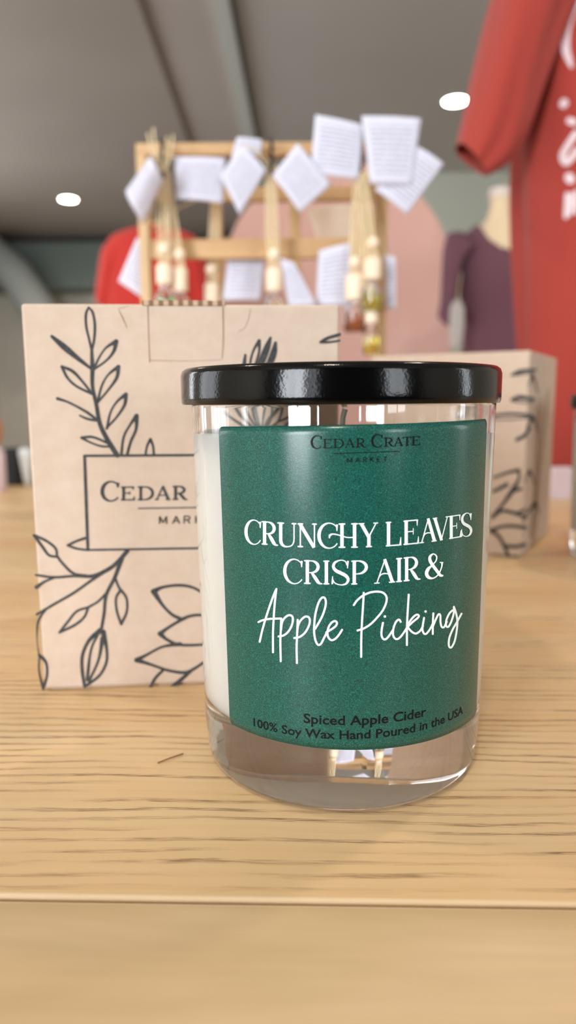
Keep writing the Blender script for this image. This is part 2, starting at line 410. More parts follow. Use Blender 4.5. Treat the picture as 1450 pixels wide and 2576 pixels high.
struct('wall_far', newbox(XL, XR, YF, YF+.1, Z0, ZC), M_wall)
fill_wins = [(.6, 2.0, -.2, 1.6), (3.0, 4.6, -.2, 1.6), (5.2, 6.4, -.2, 1.6)]  # unseen windows added on the left to brighten ceiling and background
bm = bmesh.new(); ys = YB
for (a, b, c, d) in fill_wins:
    box(bm, XL-.1, XL, ys, a, Z0, ZC); box(bm, XL-.1, XL, a, b, Z0, c); box(bm, XL-.1, XL, a, b, d, ZC); ys = b
box(bm, XL-.1, XL, ys, YF, Z0, ZC); struct('wall_left', bm, M_wall)
rwins = [(.05, .45, -.1, 1.6)]
bm = bmesh.new(); box(bm, XR, XR+.1, YB, .05, Z0, ZC); box(bm, XR, XR+.1, .05, .45, Z0, -.1); box(bm, XR, XR+.1, .05, .45, 1.6, ZC); box(bm, XR, XR+.1, .45, YF, Z0, ZC)
struct('wall_right', bm, M_wall)
struct('wall_partition', newbox(1.0, XR, 6.4, 6.5, Z0, ZC), M_wallr)
bz1, bz0 = at(120, 612, 8.6).z, at(120, 728, 8.6).z
struct('trim_3', newbox(XL, .2, 8.55, 8.99, bz0, bz1), M_teal)
bm = bmesh.new(); tube(bm, [at(-90, 560, 8.3), at(-20, 640, 8.3), at(40, 690, 8.3), at(110, 800, 8.3)], .20, 24)
tag(obj('air_duct', bm, plaster('duct_grey', (150, 154, 150), (160, 164, 160)), None, True), 'pale grey duct curving over the dark band of wall at far left', 'duct')
# rear wall (behind the viewer) with three window openings
wins = [(-2.6, -1.35, -.35, 1.7), (-1.10, -1.03, -.35, 1.7), (1.45, 2.5, -.1, 1.65)]
bm = bmesh.new(); xs = XL
for (a, b, c, d) in wins:
    box(bm, xs, a, YB-.1, YB, Z0, ZC); box(bm, a, b, YB-.1, YB, Z0, c); box(bm, a, b, YB-.1, YB, d, ZC); xs = b
box(bm, xs, XR, YB-.1, YB, Z0, ZC)
struct('wall_rear', bm, plaster('rear_wall_charcoal', (62, 60, 58), (70, 68, 66), .8))
M_wframe = mat('window_frame_paint', lin((225, 225, 222)), .5)
for k, (a, b, c, d) in enumerate(wins):
    bm = bmesh.new()
    fw = .05 if b-a > .2 else .006
    for q in ((a, a+fw, c, d), (b-fw, b, c, d), (a, b, c, c+.05), (a, b, d-.05, d)) + ((((a+b)/2-.02, (a+b)/2+.02, c, d),) if b-a > .2 else ()):
        box(bm, q[0], q[1], YB-.07, YB-.02, q[2], q[3])
    struct('window_%d' % (k+1), bm, M_wframe)
    l = bpy.data.lights.new('window_daylight', 'AREA'); l.shape = 'RECTANGLE'; l.size = b-a; l.size_y = d-c
    l.energy = (165, 14, 42)[k]; l.color = (.90, .95, 1.0)
    lo = bpy.data.objects.new('window_daylight', l); C.objects.link(lo); lo.location = ((a+b)/2, YB-.11, (c+d)/2); lo.rotation_euler = (PI/2, 0, 0)

for k, (a, b, c, d) in enumerate(fill_wins):  # added left windows: frames plus area lights as fill for the far room
    bm = bmesh.new()
    for q in ((a, a+.05, c, d), (b-.05, b, c, d), (a, b, c, c+.05), (a, b, d-.05, d), ((a+b)/2-.02, (a+b)/2+.02, c, d)):
        box(bm, XL-.07, XL-.02, q[0], q[1], q[2], q[3])
    struct('window_%d' % (k+4), bm, M_wframe)
    l = bpy.data.lights.new('window_daylight', 'AREA'); l.shape = 'RECTANGLE'; l.size = b-a; l.size_y = d-c
    l.energy = (22, 42, 34)[k]; l.color = (.95, .97, 1.0)
    lo = bpy.data.objects.new('window_daylight', l); C.objects.link(lo); lo.location = (XL-.11, (a+b)/2, (c+d)/2); lo.rotation_euler = (PI/2, 0, -PI/2)
a, b, c, d = rwins[0]; bm = bmesh.new()
for q in ((a, a+.04, c, d), (b-.04, b, c, d), (a, b, c, c+.04), (a, b, d-.04, d)): box(bm, XR+.02, XR+.07, q[0], q[1], q[2], q[3])
struct('window_7', bm, M_wframe)
l = bpy.data.lights.new('window_daylight', 'AREA'); l.shape = 'RECTANGLE'; l.size = b-a; l.size_y = d-c; l.energy = 13; l.color = (.9, .95, 1)
lo = bpy.data.objects.new('window_daylight', l); C.objects.link(lo); lo.location = (XR+.11, (a+b)/2, (c+d)/2); lo.rotation_euler = (PI/2, 0, PI/2)
# ceiling downlights
lampspots = [at_z(172, 500, ZC), at_z(1147, 252, ZC), Vector((-1.3, .6, ZC)), Vector((.9, .9, ZC)), Vector((-.2, -.7, ZC)), Vector((-1.9, 3.2, ZC)), Vector((1.9, 2.6, ZC))]
lamplab = ['recessed round ceiling downlight on the left, above the dark band of wall', 'recessed round ceiling downlight on the right beside the red sleeve']
for k, p in enumerate(lampspots):
    lab = lamplab[k] if k < 2 else 'recessed round ceiling downlight overhead, outside the photo'
    t = empty('ceiling_downlight', (p.x, p.y, ZC), lab, 'light', 'ceiling downlights')
    r = .074 if k < 2 else .06
    bm = bmesh.new(); lathe(bm, [(r, -.001), (r+.018, -.002), (r+.018, -.006), (r+.012, -.009), (r, -.008)], (p.x, p.y, ZC), 40); obj('trim_ring', bm, M_trim, t, True)
    bm = bmesh.new(); lathe(bm, [(0, -.001), (r, -.001), (r, -.006), (0, -.0065)], (p.x, p.y, ZC), 40, False); obj('diffuser', bm, M_lamp, t, True)
    l = bpy.data.lights.new('downlight_beam', 'AREA'); l.shape = 'DISK'; l.size = 2*r; l.energy = 6 if k not in (0, 1) else 9; l.color = (1, .88, .72); l.spread = math.radians(150)
    lo = bpy.data.objects.new('downlight_beam', l); C.objects.link(lo); lo.location = (p.x, p.y, ZC-.012)

# ------------------------------------------------------------------ display table
TR = math.radians(-1.8)
table = empty('display_table', (0, .135, 0), 'long pale oak table top with rounded board joints, carrying the candles and boxes', 'table', rotz=TR)
TM = Matrix.Translation((0, .135, 0)) @ Matrix.Rotation(TR, 4, 'Z')
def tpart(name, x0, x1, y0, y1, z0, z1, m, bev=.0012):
    o = obj(name, newbox(x0, x1, y0, y1, z0, z1), [m, M_edge], table, bevel=bev, seg=4, world=False); o.modifiers['bevel'].material = 1; return o
G = .0004
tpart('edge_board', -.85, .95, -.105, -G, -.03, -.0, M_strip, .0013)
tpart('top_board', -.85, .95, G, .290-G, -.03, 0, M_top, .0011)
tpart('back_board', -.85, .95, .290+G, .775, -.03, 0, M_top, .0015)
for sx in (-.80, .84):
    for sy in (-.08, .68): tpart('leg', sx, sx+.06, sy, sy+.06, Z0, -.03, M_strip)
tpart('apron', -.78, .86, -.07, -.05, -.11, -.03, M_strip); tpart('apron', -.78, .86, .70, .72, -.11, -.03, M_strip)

# ------------------------------------------------------------------ glass jar candle
JX, JY = .0155, .206
def jr(z): return .0408 + (z-.013) / .0895 * .0016
def jar_parts(root, x, y, label=True, s=1.0, n=128):
    o = (x, y, 0)
    out = [(0, .0012), (.030, .0012), (.034, .0006), (.0372, 0.)] + arc_prof(.0367, .0032, .0032, -80, 0, 7) + [(.04005, .0040), (.0402, .006), (.0405, .008), (.04065, .0105), (.0408, .013), (.04082, .0142), (.0412, .0355), (.0416, .058), (.0420, .080), (.04237, .0998), (.0424, .1015)]
    out += [(.0424, .1021), (.0423, .1028), (.0421, .1034), (.0414, .1037), (.0407, .1034), (.04053, .1028), (.04047, .1021), (.04045, .1015), (.04042, .0998), (.0400, .080)]
    inn = [(.0396, .058), (.03925, .042), (.03893, .0265), (.0388, .0245), (.0385, .0222), (.0378, .0203), (.0366, .0190), (.0350, .0183), (.033, .0180), (.018, .0175), (0, .0174)]
    bm = bmesh.new(); lathe(bm, [(r*s, z*s) for r, z in out+inn], o, n, False); obj('glass_jar', bm, M_glass, root, True, angle=60)
    wx = [(0, .0172), (.018, .0174), (.034, .0181), (.0352, .0181), (.0368, .0188), (.0380, .0201), (.0387, .0221), (.0390, .0244), (.0391, .027), (.0397, .058), (.04045, .0945), (.0400, .0950), (.030, .0945), (0, .0943)]
    bm = bmesh.new(); lathe(bm, [(r*s, z*s) for r, z in wx], o, n, False); obj('wax', bm, M_wax, root, True, angle=50)
    ld = [(0, .1040), (.0405, .1040), (.0412, .1028), (.0428, .1025), (.0431, .1024), (.0438, .1022), (.0442, .1026), (.0444, .1034)] 
    ld = [(0, .1045), (.0428, .1045), (.0430, .1030), (.0434, .1024), (.0440, .1023), (.0443, .1028), (.0444, .1040), (.0444, .1100), (.0440, .1112), (.0432, .1118), (.0420, .1119), (0, .1118)]
    bm = bmesh.new(); lathe(bm, [(r*s, z*s) for r, z in ld], (x-.0008, y, 0), n, False); obj('lid', bm, M_lid, root, True, angle=50)
    bm = bmesh.new(); tube(bm, [(x, y, .094*s), (x+.0004, y, .0985*s), (x+.001, y, .1005*s)], .0008*s); obj('wick', bm, M_capwood, root, True)

candle = empty('jar_candle', (JX, JY, 0), 'large glass jar candle with black lid and green label, front centre on the table', 'candle')
jar_parts(candle, JX, JY)
def on_jar(px, py, off=0.0):
    """meet the glass wall: angle round the jar and height"""
    d = ray(px, py); z = .06
    for _ in range(6):
        R_ = jr(z) + off
        ox, oy = EYE.x-JX, EYE.y-JY
        A = d.x**2+d.y**2; B = ox*d.x+oy*d.y; Cc = ox*ox+oy*oy-R_*R_
        t = (-B - math.sqrt(max(0, B*B-A*Cc)))/A
        z = EYE.z + d.z*t
    return math.atan2(ox+d.x*t, -(oy+d.y*t)), z
def jar_pt(a, z, off):
    R_ = jr(z)+off; return Vector((JX+R_*math.sin(a), JY-R_*math.cos(a), z))
# label: four corners found on the glass, straight edges in (angle, height), rounded corners
cTL, cTR, cBR, cBL = on_jar(552, 1073), on_jar(1224, 1053), on_jar(1197, 1795), on_jar(580, 1818)
nu, nv = 96, 40; rc = .0016
def label_pt(u, v):
    a = (cBL[0]*(1-u)+cBR[0]*u)*(1-v) + (cTL[0]*(1-u)+cTR[0]*u)*v
    z = (cBL[1]*(1-u)+cBR[1]*u)*(1-v) + (cTL[1]*(1-u)+cTR[1]*u)*v
    return a, z
W_, H_ = (cTR[0]-cTL[0])*.0415, cTL[1]-cBL[1]
bm = bmesh.new(); grid = []
us = [0, .0015, .004, .008, .013, .02] + [(.02 + .96*i/nu) for i in range(1, nu)] + [.98, .987, .992, .996, .9985, 1]
for u in us:
    col = []
    e = min(u, 1-u)*W_; ins = (rc - math.sqrt(max(0, rc*rc-(rc-e)**2))) / H_ if e < rc else 0
    for j in range(nv+1):
        v = ins + (1-2*ins)*j/nv; a, z = label_pt(u, v); col.append(bm.verts.new(jar_pt(a, z, .00022)))
    grid.append(col)
for A, B in zip(grid, grid[1:]):
    for j in range(nv): bm.faces.new((A[j], B[j], B[j+1], A[j+1]))
lab = obj('label', bm, M_label, candle, True)
def face_out(o, c):
    f = o.data.polygons[len(o.data.polygons)//2]
    if f.normal.dot(f.center - Vector(c)) < 0: o.data.flip_normals()
face_out(lab, (JX, JY, .05)); lab['label'] = 'satin green printed label'
sm = lab.modifiers.new('thick', 'SOLIDIFY'); sm.thickness = .00012; sm.offset = -1
def jplace(x, y, e): a, z = on_jar(x, y); return jar_pt(a, z, .00026+e)

ik = Ink(jplace)
b1 = [(621,1366.5),(660,1369),(700,1372.5),(750,1375.5),(800,1377),(852,1377.5),(900,1377),(925,1375.8),(970,1374),(1009,1371),(1052,1366.8),(1096,1361),(1128,1355.6),(1157,1350.6),(1185,1345)]
t1 = [(621,1307.5),(660,1310.4),(700,1313.7),(750,1316),(800,1316.8),(852,1316.5),(903,1315.7),(970,1313),(1014,1309.5),(1052,1306),(1088,1302.5),(1127,1298),(1157,1293.5),(1185,1289.5)]
write(ik, [('C',619,658),('R',658,701),('U',698,747),('N',749,798),('C',801,850),('H',852,901),('Y',902,951),('L',969,1009),('E',1013,1053),('A',1054,1097),('V',1087,1128),('E',1127,1158),('S',1157,1185)], b1, t1, .135, .042)
ik.stroke([(600+a/4.531, 1270+b/4.531) for a, b in ((1040,375),(1045,345),(1075,330),(1120,335),(1180,352),(1240,368),(1300,368),(1335,358))], [2, 5.5, 3.4, 3, 2.6, 2.6, 2.6, 2.4])
b2 = [(718,1464.8),(765,1467.6),(815,1468.9),(884,1469.4),(942,1467.5),(993,1464),(1010,1462.3),(1056,1456.8),(1112,1450)]
t2 = [(718,1406),(765,1408.3),(820,1409.6),(884,1409.6),(942,1407.5),(967,1405.8),(996,1403.7),(1014,1401.8),(1055,1397),(1112,1390.5)]
write(ik, [('C',716,762),('R',764,812),('I',814,830),('S',834,880),('P',882,925),('A',941,993),('I',995,1011),('R',1012,1056),('&',1068,1113)], b2, t2, .135, .042)
face_ = lambda ik, m, nm: setattr(obj('ink', ik.bm, m, lab, True), 'name', nm)
face_(ik, M_white, 'headline_lettering'); ik = Ink(jplace)
ap = lambda pts: [(620+a/4.833, 1460+b/4.833) for a, b in pts]
pk = lambda pts: [(880+a/4.833, 1460+b/4.833) for a, b in pts]
SW = 5.0
for f, pts in (
 (ap, [(170,742),(205,590),(255,420),(305,270),(350,150),(372,102)]), (ap, [(372,102),(360,200),(346,350),(337,500),(331,650),(331,870)]),
 (ap, [(156,503),(210,480),(300,464),(430,460)]), (ap, [(431,462),(425,600),(420,750),(425,978)]),
 (ap, [(428,600),(440,510),(470,455),(520,420),(562,432),(571,480),(555,550),(515,620),(460,665),(398,678)]),
 (ap, [(630,477),(625,600),(617,800),(620,1000)]), (ap, [(625,600),(638,535),(668,480),(720,437),(765,447),(776,500),(755,570),(710,640),(650,685),(588,697)]),
 (ap, [(840,585),(890,500),(930,420),(960,330),(970,260),(957,212),(930,203),(897,237),(867,310),(841,420),(829,540),(829,640),(846,730),(877,780),(912,764),(945,700),(985,622)]),
 (ap, [(975,628),(1050,582),(1093,545),(1103,510),(1080,490),(1042,507),(1007,555),(989,620),(996,680),(1030,720),(1075,712),(1125,660),(1165,597)]),
 (pk, [(50,296),(90,240),(160,182),(250,143),(340,133),(408,150),(445,200),(440,270),(400,360),(330,450),(250,530),(170,580),(95,605)]),
 (pk, [(170,148),(162,300),(149,500),(140,700),(139,925)]), (pk, [(402,512),(386,600),(386,670),(412,712),(450,700),(495,640),(527,592)]),
 (pk, [(616,500),(596,472),(560,500),(531,570),(523,650),(545,700),(580,708),(625,670),(680,590),(700,550)]),
 (pk, [(695,566),(760,503),(822,452),(836,425),(812,412),(770,440),(716,510),(702,560),(750,620),(800,642),(850,610),(884,552)]),
 (pk, [(713,170),(702,350),(692,550),(691,782)]), (pk, [(898,452),(883,540),(879,600),(900,645),(930,640),(975,580),(1003,522)]),
 (pk, [(1010,397),(1004,520),(1003,648)]), (pk, [(1003,560),(1040,470),(1073,408),(1094,420),(1096,500),(1110,560),(1138,566),(1172,500)]),
 (pk, [(1240,362),(1203,400),(1167,480),(1165,550),(1190,562),(1225,500),(1255,400),(1258,318)]),
 (pk, [(1258,318),(1285,400),(1300,500),(1290,620),(1265,740),(1225,813),(1197,790),(1202,700),(1240,600),(1290,512),(1350,402)])):
    ik.stroke(f(pts), SW, step=2.0)
for q in ((425, 435), (916, 374)):
    x, y = pk([q])[0]; ik.dot(x, y, 3.2)
face_(ik, M_white, 'script_lettering')

ik = Ink(jplace)
bb = [(785,1127.8),(836,1127.3),(919,1125),(990,1123),(1055,1119.6)]
tt = [(785,1104.6),(836,1104.1),(919,1102.2),(990,1100.2),(1055,1096.8)]
tcap = [(785,1096.8),(836,1096.2),(919,1094),(990,1092),(1055,1089)]
write(ik, [('C',784,810,tcap),('E',814,836),('D',839,865),('A',867,893),('R',895,920),('C',935,961,tcap),('R',965,991),('A',990,1013),('T',1013,1034),('E',1035,1056)], bb, tt, .185, .075)
ik.stroke([(839,1140.6),(920,1138),(1005,1135.1)], 1.9, cap=False)
mb = [(873,1163.6),(973,1160.8)]; mt = [(873,1151.8),(973,1148.4)]
write(ik, [('m',873.5,886),('a',895,905.5),('r',914,922.5),('k',930.5,940.5),('e',948,956.5),('t',964.5,973)], mb, mt, .12, .145)

face_(ik, M_black, 'shop_name'); ik = Ink(jplace)
def font_text(ink, s, start, end, cap_px, caph_at):
    """sans lettering set straight on the label between two baseline points"""
    cu = bpy.data.curves.new('txt', 'FONT'); cu.body = s; cu.resolution_u = 3; cu.offset = .018
    to = bpy.data.objects.new('txt', cu); C.objects.link(to)
    dg = bpy.context.evaluated_depsgraph_get(); me = bpy.data.meshes.new_from_object(to.evaluated_get(dg))
    bm2 = bmesh.new(); bm2.from_mesh(me)
    bmesh.ops.subdivide_edges(bm2, edges=[e for e in bm2.edges if e.calc_length() > .25], cuts=2)
    xs = [v.co.x for v in bm2.verts]; x0, x1 = min(xs), max(xs)
    (a0, z0), (a1, z1) = on_jar(*start), on_jar(*end)
    ac, zc = on_jar(*caph_at); _, zt = on_jar(caph_at[0], caph_at[1]-cap_px); ch = (zt-zc)/.73
    mp = {}
    for v in bm2.verts:
        u = (v.co.x-x0)/(x1-x0); a = a0+(a1-a0)*u; z = z0+(z1-z0)*u + v.co.y*ch
        mp[v.index] = ink.bm.verts.new(jar_pt(a, z, .00026))
    for f in bm2.faces: 
        try: ink.bm.faces.new([mp[v.index] for v in f.verts])
        except ValueError: pass
    bm2.free(); bpy.data.objects.remove(to); bpy.data.curves.remove(cu); bpy.data.meshes.remove(me)
font_text(ik, 'Spiced Apple Cider', (765, 1816.5), (1071, 1799.5), 24.5, (890, 1821))
font_text(ik, '100% Soy Wax Hand Poured in the USA', (640, 1825.5), (1163, 1793.5), 22.5, (868, 1857.6))
face_(ik, M_black, 'small_lettering')

# a second jar candle, mostly outside the picture at the right
j2p = at_z(1590, 1400, 0)
c2 = empty('jar_candle', (j2p.x, j2p.y, 0), 'glass jar candle with black lid cut off by the right edge of the photo', 'candle')
jar_parts(c2, j2p.x, j2p.y, s=.95, n=64)

# ------------------------------------------------------------------ kraft boxes
def kraft_box(P, yaw, w, d, h, label, group):
    """P = near left bottom corner of the printed face; face runs along +x rotated by yaw"""
    root = empty('kraft_box', P, label, 'box', group, rotz=yaw)
    Mx = Matrix.Translation(P) @ Matrix.Rotation(yaw, 4, 'Z')
    bm = newbox(0, w, 0, d, .0008, h)
    obj('carton', bm, M_kraft, root, bevel=.0011, seg=3, world=False)
    bm = newbox(.002, w-.002, .002, d-.002, 0, .001); obj('bottom_flap', bm, M_kraft, root, world=False)
    return root, Mx
def face_frame(P, yaw):
    nrm = Vector((math.sin(yaw), -math.cos(yaw), 0))
    def place(px, py, e=0.0):
        r = ray(px, py); t = (Vector(P)-EYE).dot(nrm)/r.dot(nrm)
        return EYE + r*t + nrm*(.00012+e)
    return place, nrm

YAW = math.radians(5.0)
PL = at_z(112, 1739, 0)
fp, fn = face_frame(PL, YAW)
pr = fp(855, 800); wL = (Vector((pr.x, pr.y, 0))-Vector((PL.x, PL.y, 0))).length
hL = fp(60, 763).z
boxL, MxL = kraft_box(Vector((PL.x, PL.y, 0)), YAW, wL, wL, hL, 'kraft carton with dark leaf drawing and framed shop name, left behind the front candle', 'kraft candle cartons')
print('BOX', PL, wL, hL)
def bplace(x, y, e): return fp(x, y, e)
def clipx(pts, x0=60): return pts
ik = Ink(bplace)
g2 = lambda pts: [(a/2.589, 740+b/2.589) for a, b in pts]
g3 = lambda pts: [(a/2.589, 1250+b/2.589) for a, b in pts]
gt = lambda pts: [(350+a/2.636, 740+b/2.636) for a, b in pts]
s = 1/2.589
for f, pts, w in (
 (g2, [(597,340),(602,480),(603,600),(628,720),(650,840),(690,930),(735,1005),(765,1050)], [14, 24, 20, 22, 24, 26, 28, 26]),
 (g2, [(578,85),(560,130),(562,210),(580,290),(596,360)], [10, 14, 14, 13, 14]), (g2, [(578,85),(604,120),(618,200),(614,290),(600,360)], [10, 14, 15, 14, 14]),
 (g2, [(338,275),(420,345),(500,412),(600,490)], [18, 34, 26, 13]),
 (g2, [(757,308),(690,350),(642,420),(612,490)], [26, 11, 12, 14]), (g2, [(757,308),(742,370),(695,430),(612,490)], [26, 18, 12, 12]),
 (g2, [(403,472),(440,545),(500,600),(600,650)], [16, 14, 14, 14]), (g2, [(403,472),(470,500),(530,560),(600,648)], [16, 18, 14, 13]),
 (g2, [(772,472),(705,525),(662,600),(636,705)], [22, 11, 12, 14]), (g2, [(772,472),(760,545),(700,630),(636,705)], [22, 18, 12, 12]),
 (g2, [(375,680),(450,706),(560,765),(645,828)], [18, 12, 15, 15]), (g2, [(520,790),(570,812),(645,826)], [10, 14, 14]),
 (g2, [(820,652),(762,700),(720,770),(696,875)], [22, 12, 12, 14]), (g2, [(820,652),(812,720),(760,800),(696,870)], [22, 17, 12, 12]),
 (g2, [(532,935),(600,930),(680,960),(730,990)], [16, 14, 13, 12]), (g2, [(532,935),(590,966),(660,990),(730,992)], [16, 11, 12, 12]),
 (g2, [(890,792),(848,850),(806,930),(790,1045)], [24, 13, 13, 15]), (g2, [(890,792),(886,880),(852,960),(828,1045)], [24, 16, 15, 15]),
 (g2, [(980,945),(958,990),(948,1045)], [16, 12, 12]), (g2, [(980,945),(997,990),(1002,1045)], [16, 13, 13]),
 (g3, [(442,315),(500,287),(556,268)], [14, 14, 16]), (g3, [(442,315),(500,336),(575,346)], [14, 13, 13]),
 (g3, [(830,352),(760,430),(690,480),(600,515),(480,515),(350,523),(234,508)], [24, 22, 22, 20, 15, 15, 12]), (g3, [(352,526),(290,552),(238,588)], [12, 14, 22]),
 (g3, [(570,514),(480,498),(410,435),(372,385)], [16, 15, 14, 14]), (g3, [(372,390),(362,335),(300,285),(222,250)], [14, 14, 14, 16]), (g3, [(372,390),(318,378),(275,322),(222,250)], [14, 14, 16, 16]),
 (g3, [(690,480),(600,540),(480,625),(350,700),(240,765)], [20, 16, 15, 14, 14]), (g3, [(300,732),(265,778),(246,830),(243,930),(255,1030)], [12, 13, 13, 7, 8]),
 (g3, [(812,365),(780,440),(745,530),(692,640),(678,760),(660,865)], [16, 22, 20, 18, 17, 17]),
 (g3, [(748,515),(766,570),(787,610)], [13, 13, 15]), (g3, [(787,605),(756,660),(762,745),(790,828)], [15, 13, 13, 15]), (g3, [(787,605),(824,660),(826,745),(790,828)], [15, 13, 13, 15]),
 (g3, [(700,618),(640,680),(575,718)], [13, 13, 14]), (g3, [(575,718),(500,745),(440,815),(388,882)], [14, 13, 14, 14]), (g3, [(575,718),(550,780),(490,832),(388,882)], [14, 13, 15, 14]),
 (g3, [(655,868),(580,935),(538,1030),(536,1130),(552,1235)], [30, 20, 18, 18, 16]), (g3, [(672,880),(695,990),(692,1080),(645,1165),(552,1235)], [30, 16, 15, 15, 16]),
 (g3, [(640,890),(592,1000),(568,1190)], [14, 13, 18]), (g3, [(668,920),(642,1060),(580,1200)], [24, 14, 14]),
 (g3, [(258,1030),(300,1080),(306,1160),(282,1248)], [20, 15, 14, 16]), (g3, [(258,1030),(256,1130),(282,1248)], [10, 12, 16]),
 (g3, [(1000,615),(1060,588),(1150,575),(1230,582),(1300,612),(1420,700)], [30, 17, 16, 15, 14, 14]), (g3, [(1000,615),(1060,705),(1120,765),(1185,797)], [30, 16, 16, 20]),
 (g3, [(1185,797),(1240,775),(1320,770),(1450,800)], [20, 16, 15, 14]), (g3, [(1185,797),(1105,845),(1042,890)], [18, 16, 24]), (g3, [(1042,890),(1090,930),(1160,960),(1240,965),(1340,960)], [26, 16, 16, 15, 14]),
 (g3, [(1175,958),(1060,975),(955,1028),(890,1062)], [22, 14, 15, 26]), (g3, [(890,1062),(980,1090),(1100,1130),(1205,1143),(1265,1118),(1330,1075)], [26, 15, 15, 18, 16, 14]),
 (g3, [(1062,1128),(1012,1180),(970,1258)], [15, 16, 17]), (g3, [(1262,1118),(1190,1180),(1105,1252)], [15, 20, 24]), (g3, [(1110,1246),(1220,1250),(1330,1240)], [20, 16, 15]),
 (gt, [(705,402),(698,470),(700,560)], [12, 22, 14]), (gt, [(797,308),(760,370),(738,450),(735,560)], [18, 12, 12, 12]), (gt, [(797,308),(796,380),(775,460),(750,560)], [18, 13, 14, 14]),
 (gt, [(872,288),(850,350),(812,450),(770,560)], [12, 34, 36, 14]), (gt, [(905,322),(892,390),(860,470),(800,560)], [16, 36, 34, 16]),
 (gt, [(1330,268),(1250,292),(1205,318)], [18, 18, 16]), (gt, [(1205,318),(1260,318),(1330,308)], [16, 12, 12]),
 ):
    ik.stroke(f(pts), [v*s*1.18 for v in w], step=2.5)
# rest of the flower, seen only through the top of the glass
for k, (dx, dy) in enumerate(((-110, -60), (-95, -85), (-70, -105), (-35, -112), (30, -105), (60, -80), (95, -60))):
    ik.stroke([(650, 1100), (650+dx*.45-8, 1100+dy*.55), (650+dx, 1100+dy)], [4, 9 if k % 2 else 5, 5]); ik.stroke([(650, 1100), (650+dx*.55+8, 1100+dy*.45), (650+dx, 1100+dy)], [4, 5, 5])
# frame and shop name
fx0t, fx0b = (212.5, 1147), (221.5, 1383)
ik.stroke([(212.5, 1146.5), (700, 1143.5)], 6.2, sharp=True, cap=False); ik.stroke([(221, 1383.3), (700, 1375.5)], 5.2, sharp=True, cap=False)
ik.stroke([(212.7, 1144), (217, 1265), (221.2, 1385.5)], [7, 7.5, 7], sharp=True, cap=False); ik.stroke([(697, 1141), (694, 1378)], 6.5, sharp=True, cap=False)
bb = [(256, 1259.5), (305, 1258.8), (471, 1256.8), (690, 1254.5)]; tt = [(256, 1225), (305, 1224), (471, 1221.6), (690, 1219)]; tc = [(256, 1212.5), (305, 1212), (471, 1209.5), (690, 1207)]
write(ik, [('C',255,298,tc),('E',304,339),('D',346,386),('A',389,429),('R',433,472),('C',497,538,tc),('R',545,583),('A',584,620),('T',620,652),('E',655,688)], bb, tt, .19, .085)
ik.stroke([(347, 1278.6), (485, 1276.6), (600, 1275)], 3, cap=False)
write(ik, [('m',400.5,420),('a',434,452),('r',462,479),('k',491,508),('e',520,535),('t',546,563)], [(400, 1317.6), (563, 1315.4)], [(400, 1298.6), (563, 1296.2)], .15, .15)
o = obj('ink', ik.bm, M_ink, boxL); o.name = 'printed_drawing'; o['label'] = 'dark printed leaves, frame and lettering'
# tuck tab, its cut edge, creases
ik = Ink(lambda x, y, e: fp(x, y, e+.0001))
ik.stroke([(372, 768), (374, 840), (377, 912)], [2.2, 1.6, 1.8], cap=False); ik.stroke([(561, 772), (562, 850), (559, 902)], [3.0, 2.0, 1.2], cap=False); ik.stroke([(377, 906), (470, 908), (556, 905)], [1.2, .8, .8], cap=False)
for pts in ([(298, 778), (308, 798), (320, 826)], [(630, 778), (625, 802), (616, 824), (600, 834)], [(325, 770), (300, 776)]): ik.stroke(pts, [.6, 2.0, .6] if len(pts) == 3 else .8)
o = obj('ink', ik.bm, M_crease, boxL); o.name = 'tuck_crease'
lp = MxL.inverted() @ fp(358, 764); rp = MxL.inverted() @ fp(566, 764)
bm = bmesh.new(); box(bm, lp.x, rp.x, -.0003, .0040, hL-.0006, hL+.0012)
o = obj('tuck_tab', bm, M_cut, boxL, world=False, bevel=.0003); o['label'] = 'raw corrugated edge of the tuck tab'

YAW2 = math.radians(-29.0)
cr = at_z(1312, 1404, 0)
d2 = Vector((math.cos(YAW2), math.sin(YAW2), 0))
PR = Vector((cr.x, cr.y, 0)) - d2*wL
boxR, MxR = kraft_box(PR, YAW2, wL, wL*.98, hL*.985, 'kraft cardboard carton with leaf drawing standing behind the candle on the right', 'kraft candle cartons')
rp_, rn = face_frame(PR, YAW2)
ik = Ink(lambda x, y, e: rp_(x, y, e))
gr = lambda pts: [(1150+a/4.293, 850+b/4.293) for a, b in pts]
for pts, w in (([(600,402),(690,362),(850,345)], [8,11,8]), ([(600,402),(720,395),(830,380)], [6,3,3]), ([(590,672),(680,642),(830,662)], [7,12,8]), ([(600,680),(720,700),(830,690)], [5,4,4]), ([(300,850),(430,835),(600,822),(800,836)], [6,8,8,8]), ([(300,880),(560,880),(790,860)], [4,4,4]),
  ([(650,1100),(730,1055),(795,970)], [10,10,6]), ([(395,1510),(560,1452),(668,1430)], [6,8,10]), ([(668,1430),(672,1520),(600,1650),(500,1790),(385,1930)], [8,7,12,8,7]), ([(395,1660),(540,1585)], [8,11]),
  ([(600,1650),(700,1630)], [12,7]), ([(380,1945),(480,1870),(600,1885),(740,1935)], [7,9,9,8]), ([(640,1900),(740,1850)], [8,6]), ([(365,2080),(480,2040),(600,2030),(745,2050)], [10,8,9,9]),
  ([(365,2080),(450,2140),(520,2260),(560,2375)], [10,9,9,9]), ([(520,2245),(640,2255),(740,2230)], [9,9,8]), ([(300,2370),(420,2360),(560,2378),(650,2360)], [6,9,10,6])):
    ik.stroke(gr(pts), w)
# same motif continues towards the left edge of the face
for k in range(6): ik.stroke([(1000+k*28, 960+k*14), (1030+k*28, 930+k*10), (1075+k*22, 925+k*6)], [4, 8, 4])
o = obj('ink', ik.bm, M_ink, boxR); o.name = 'printed_drawing'
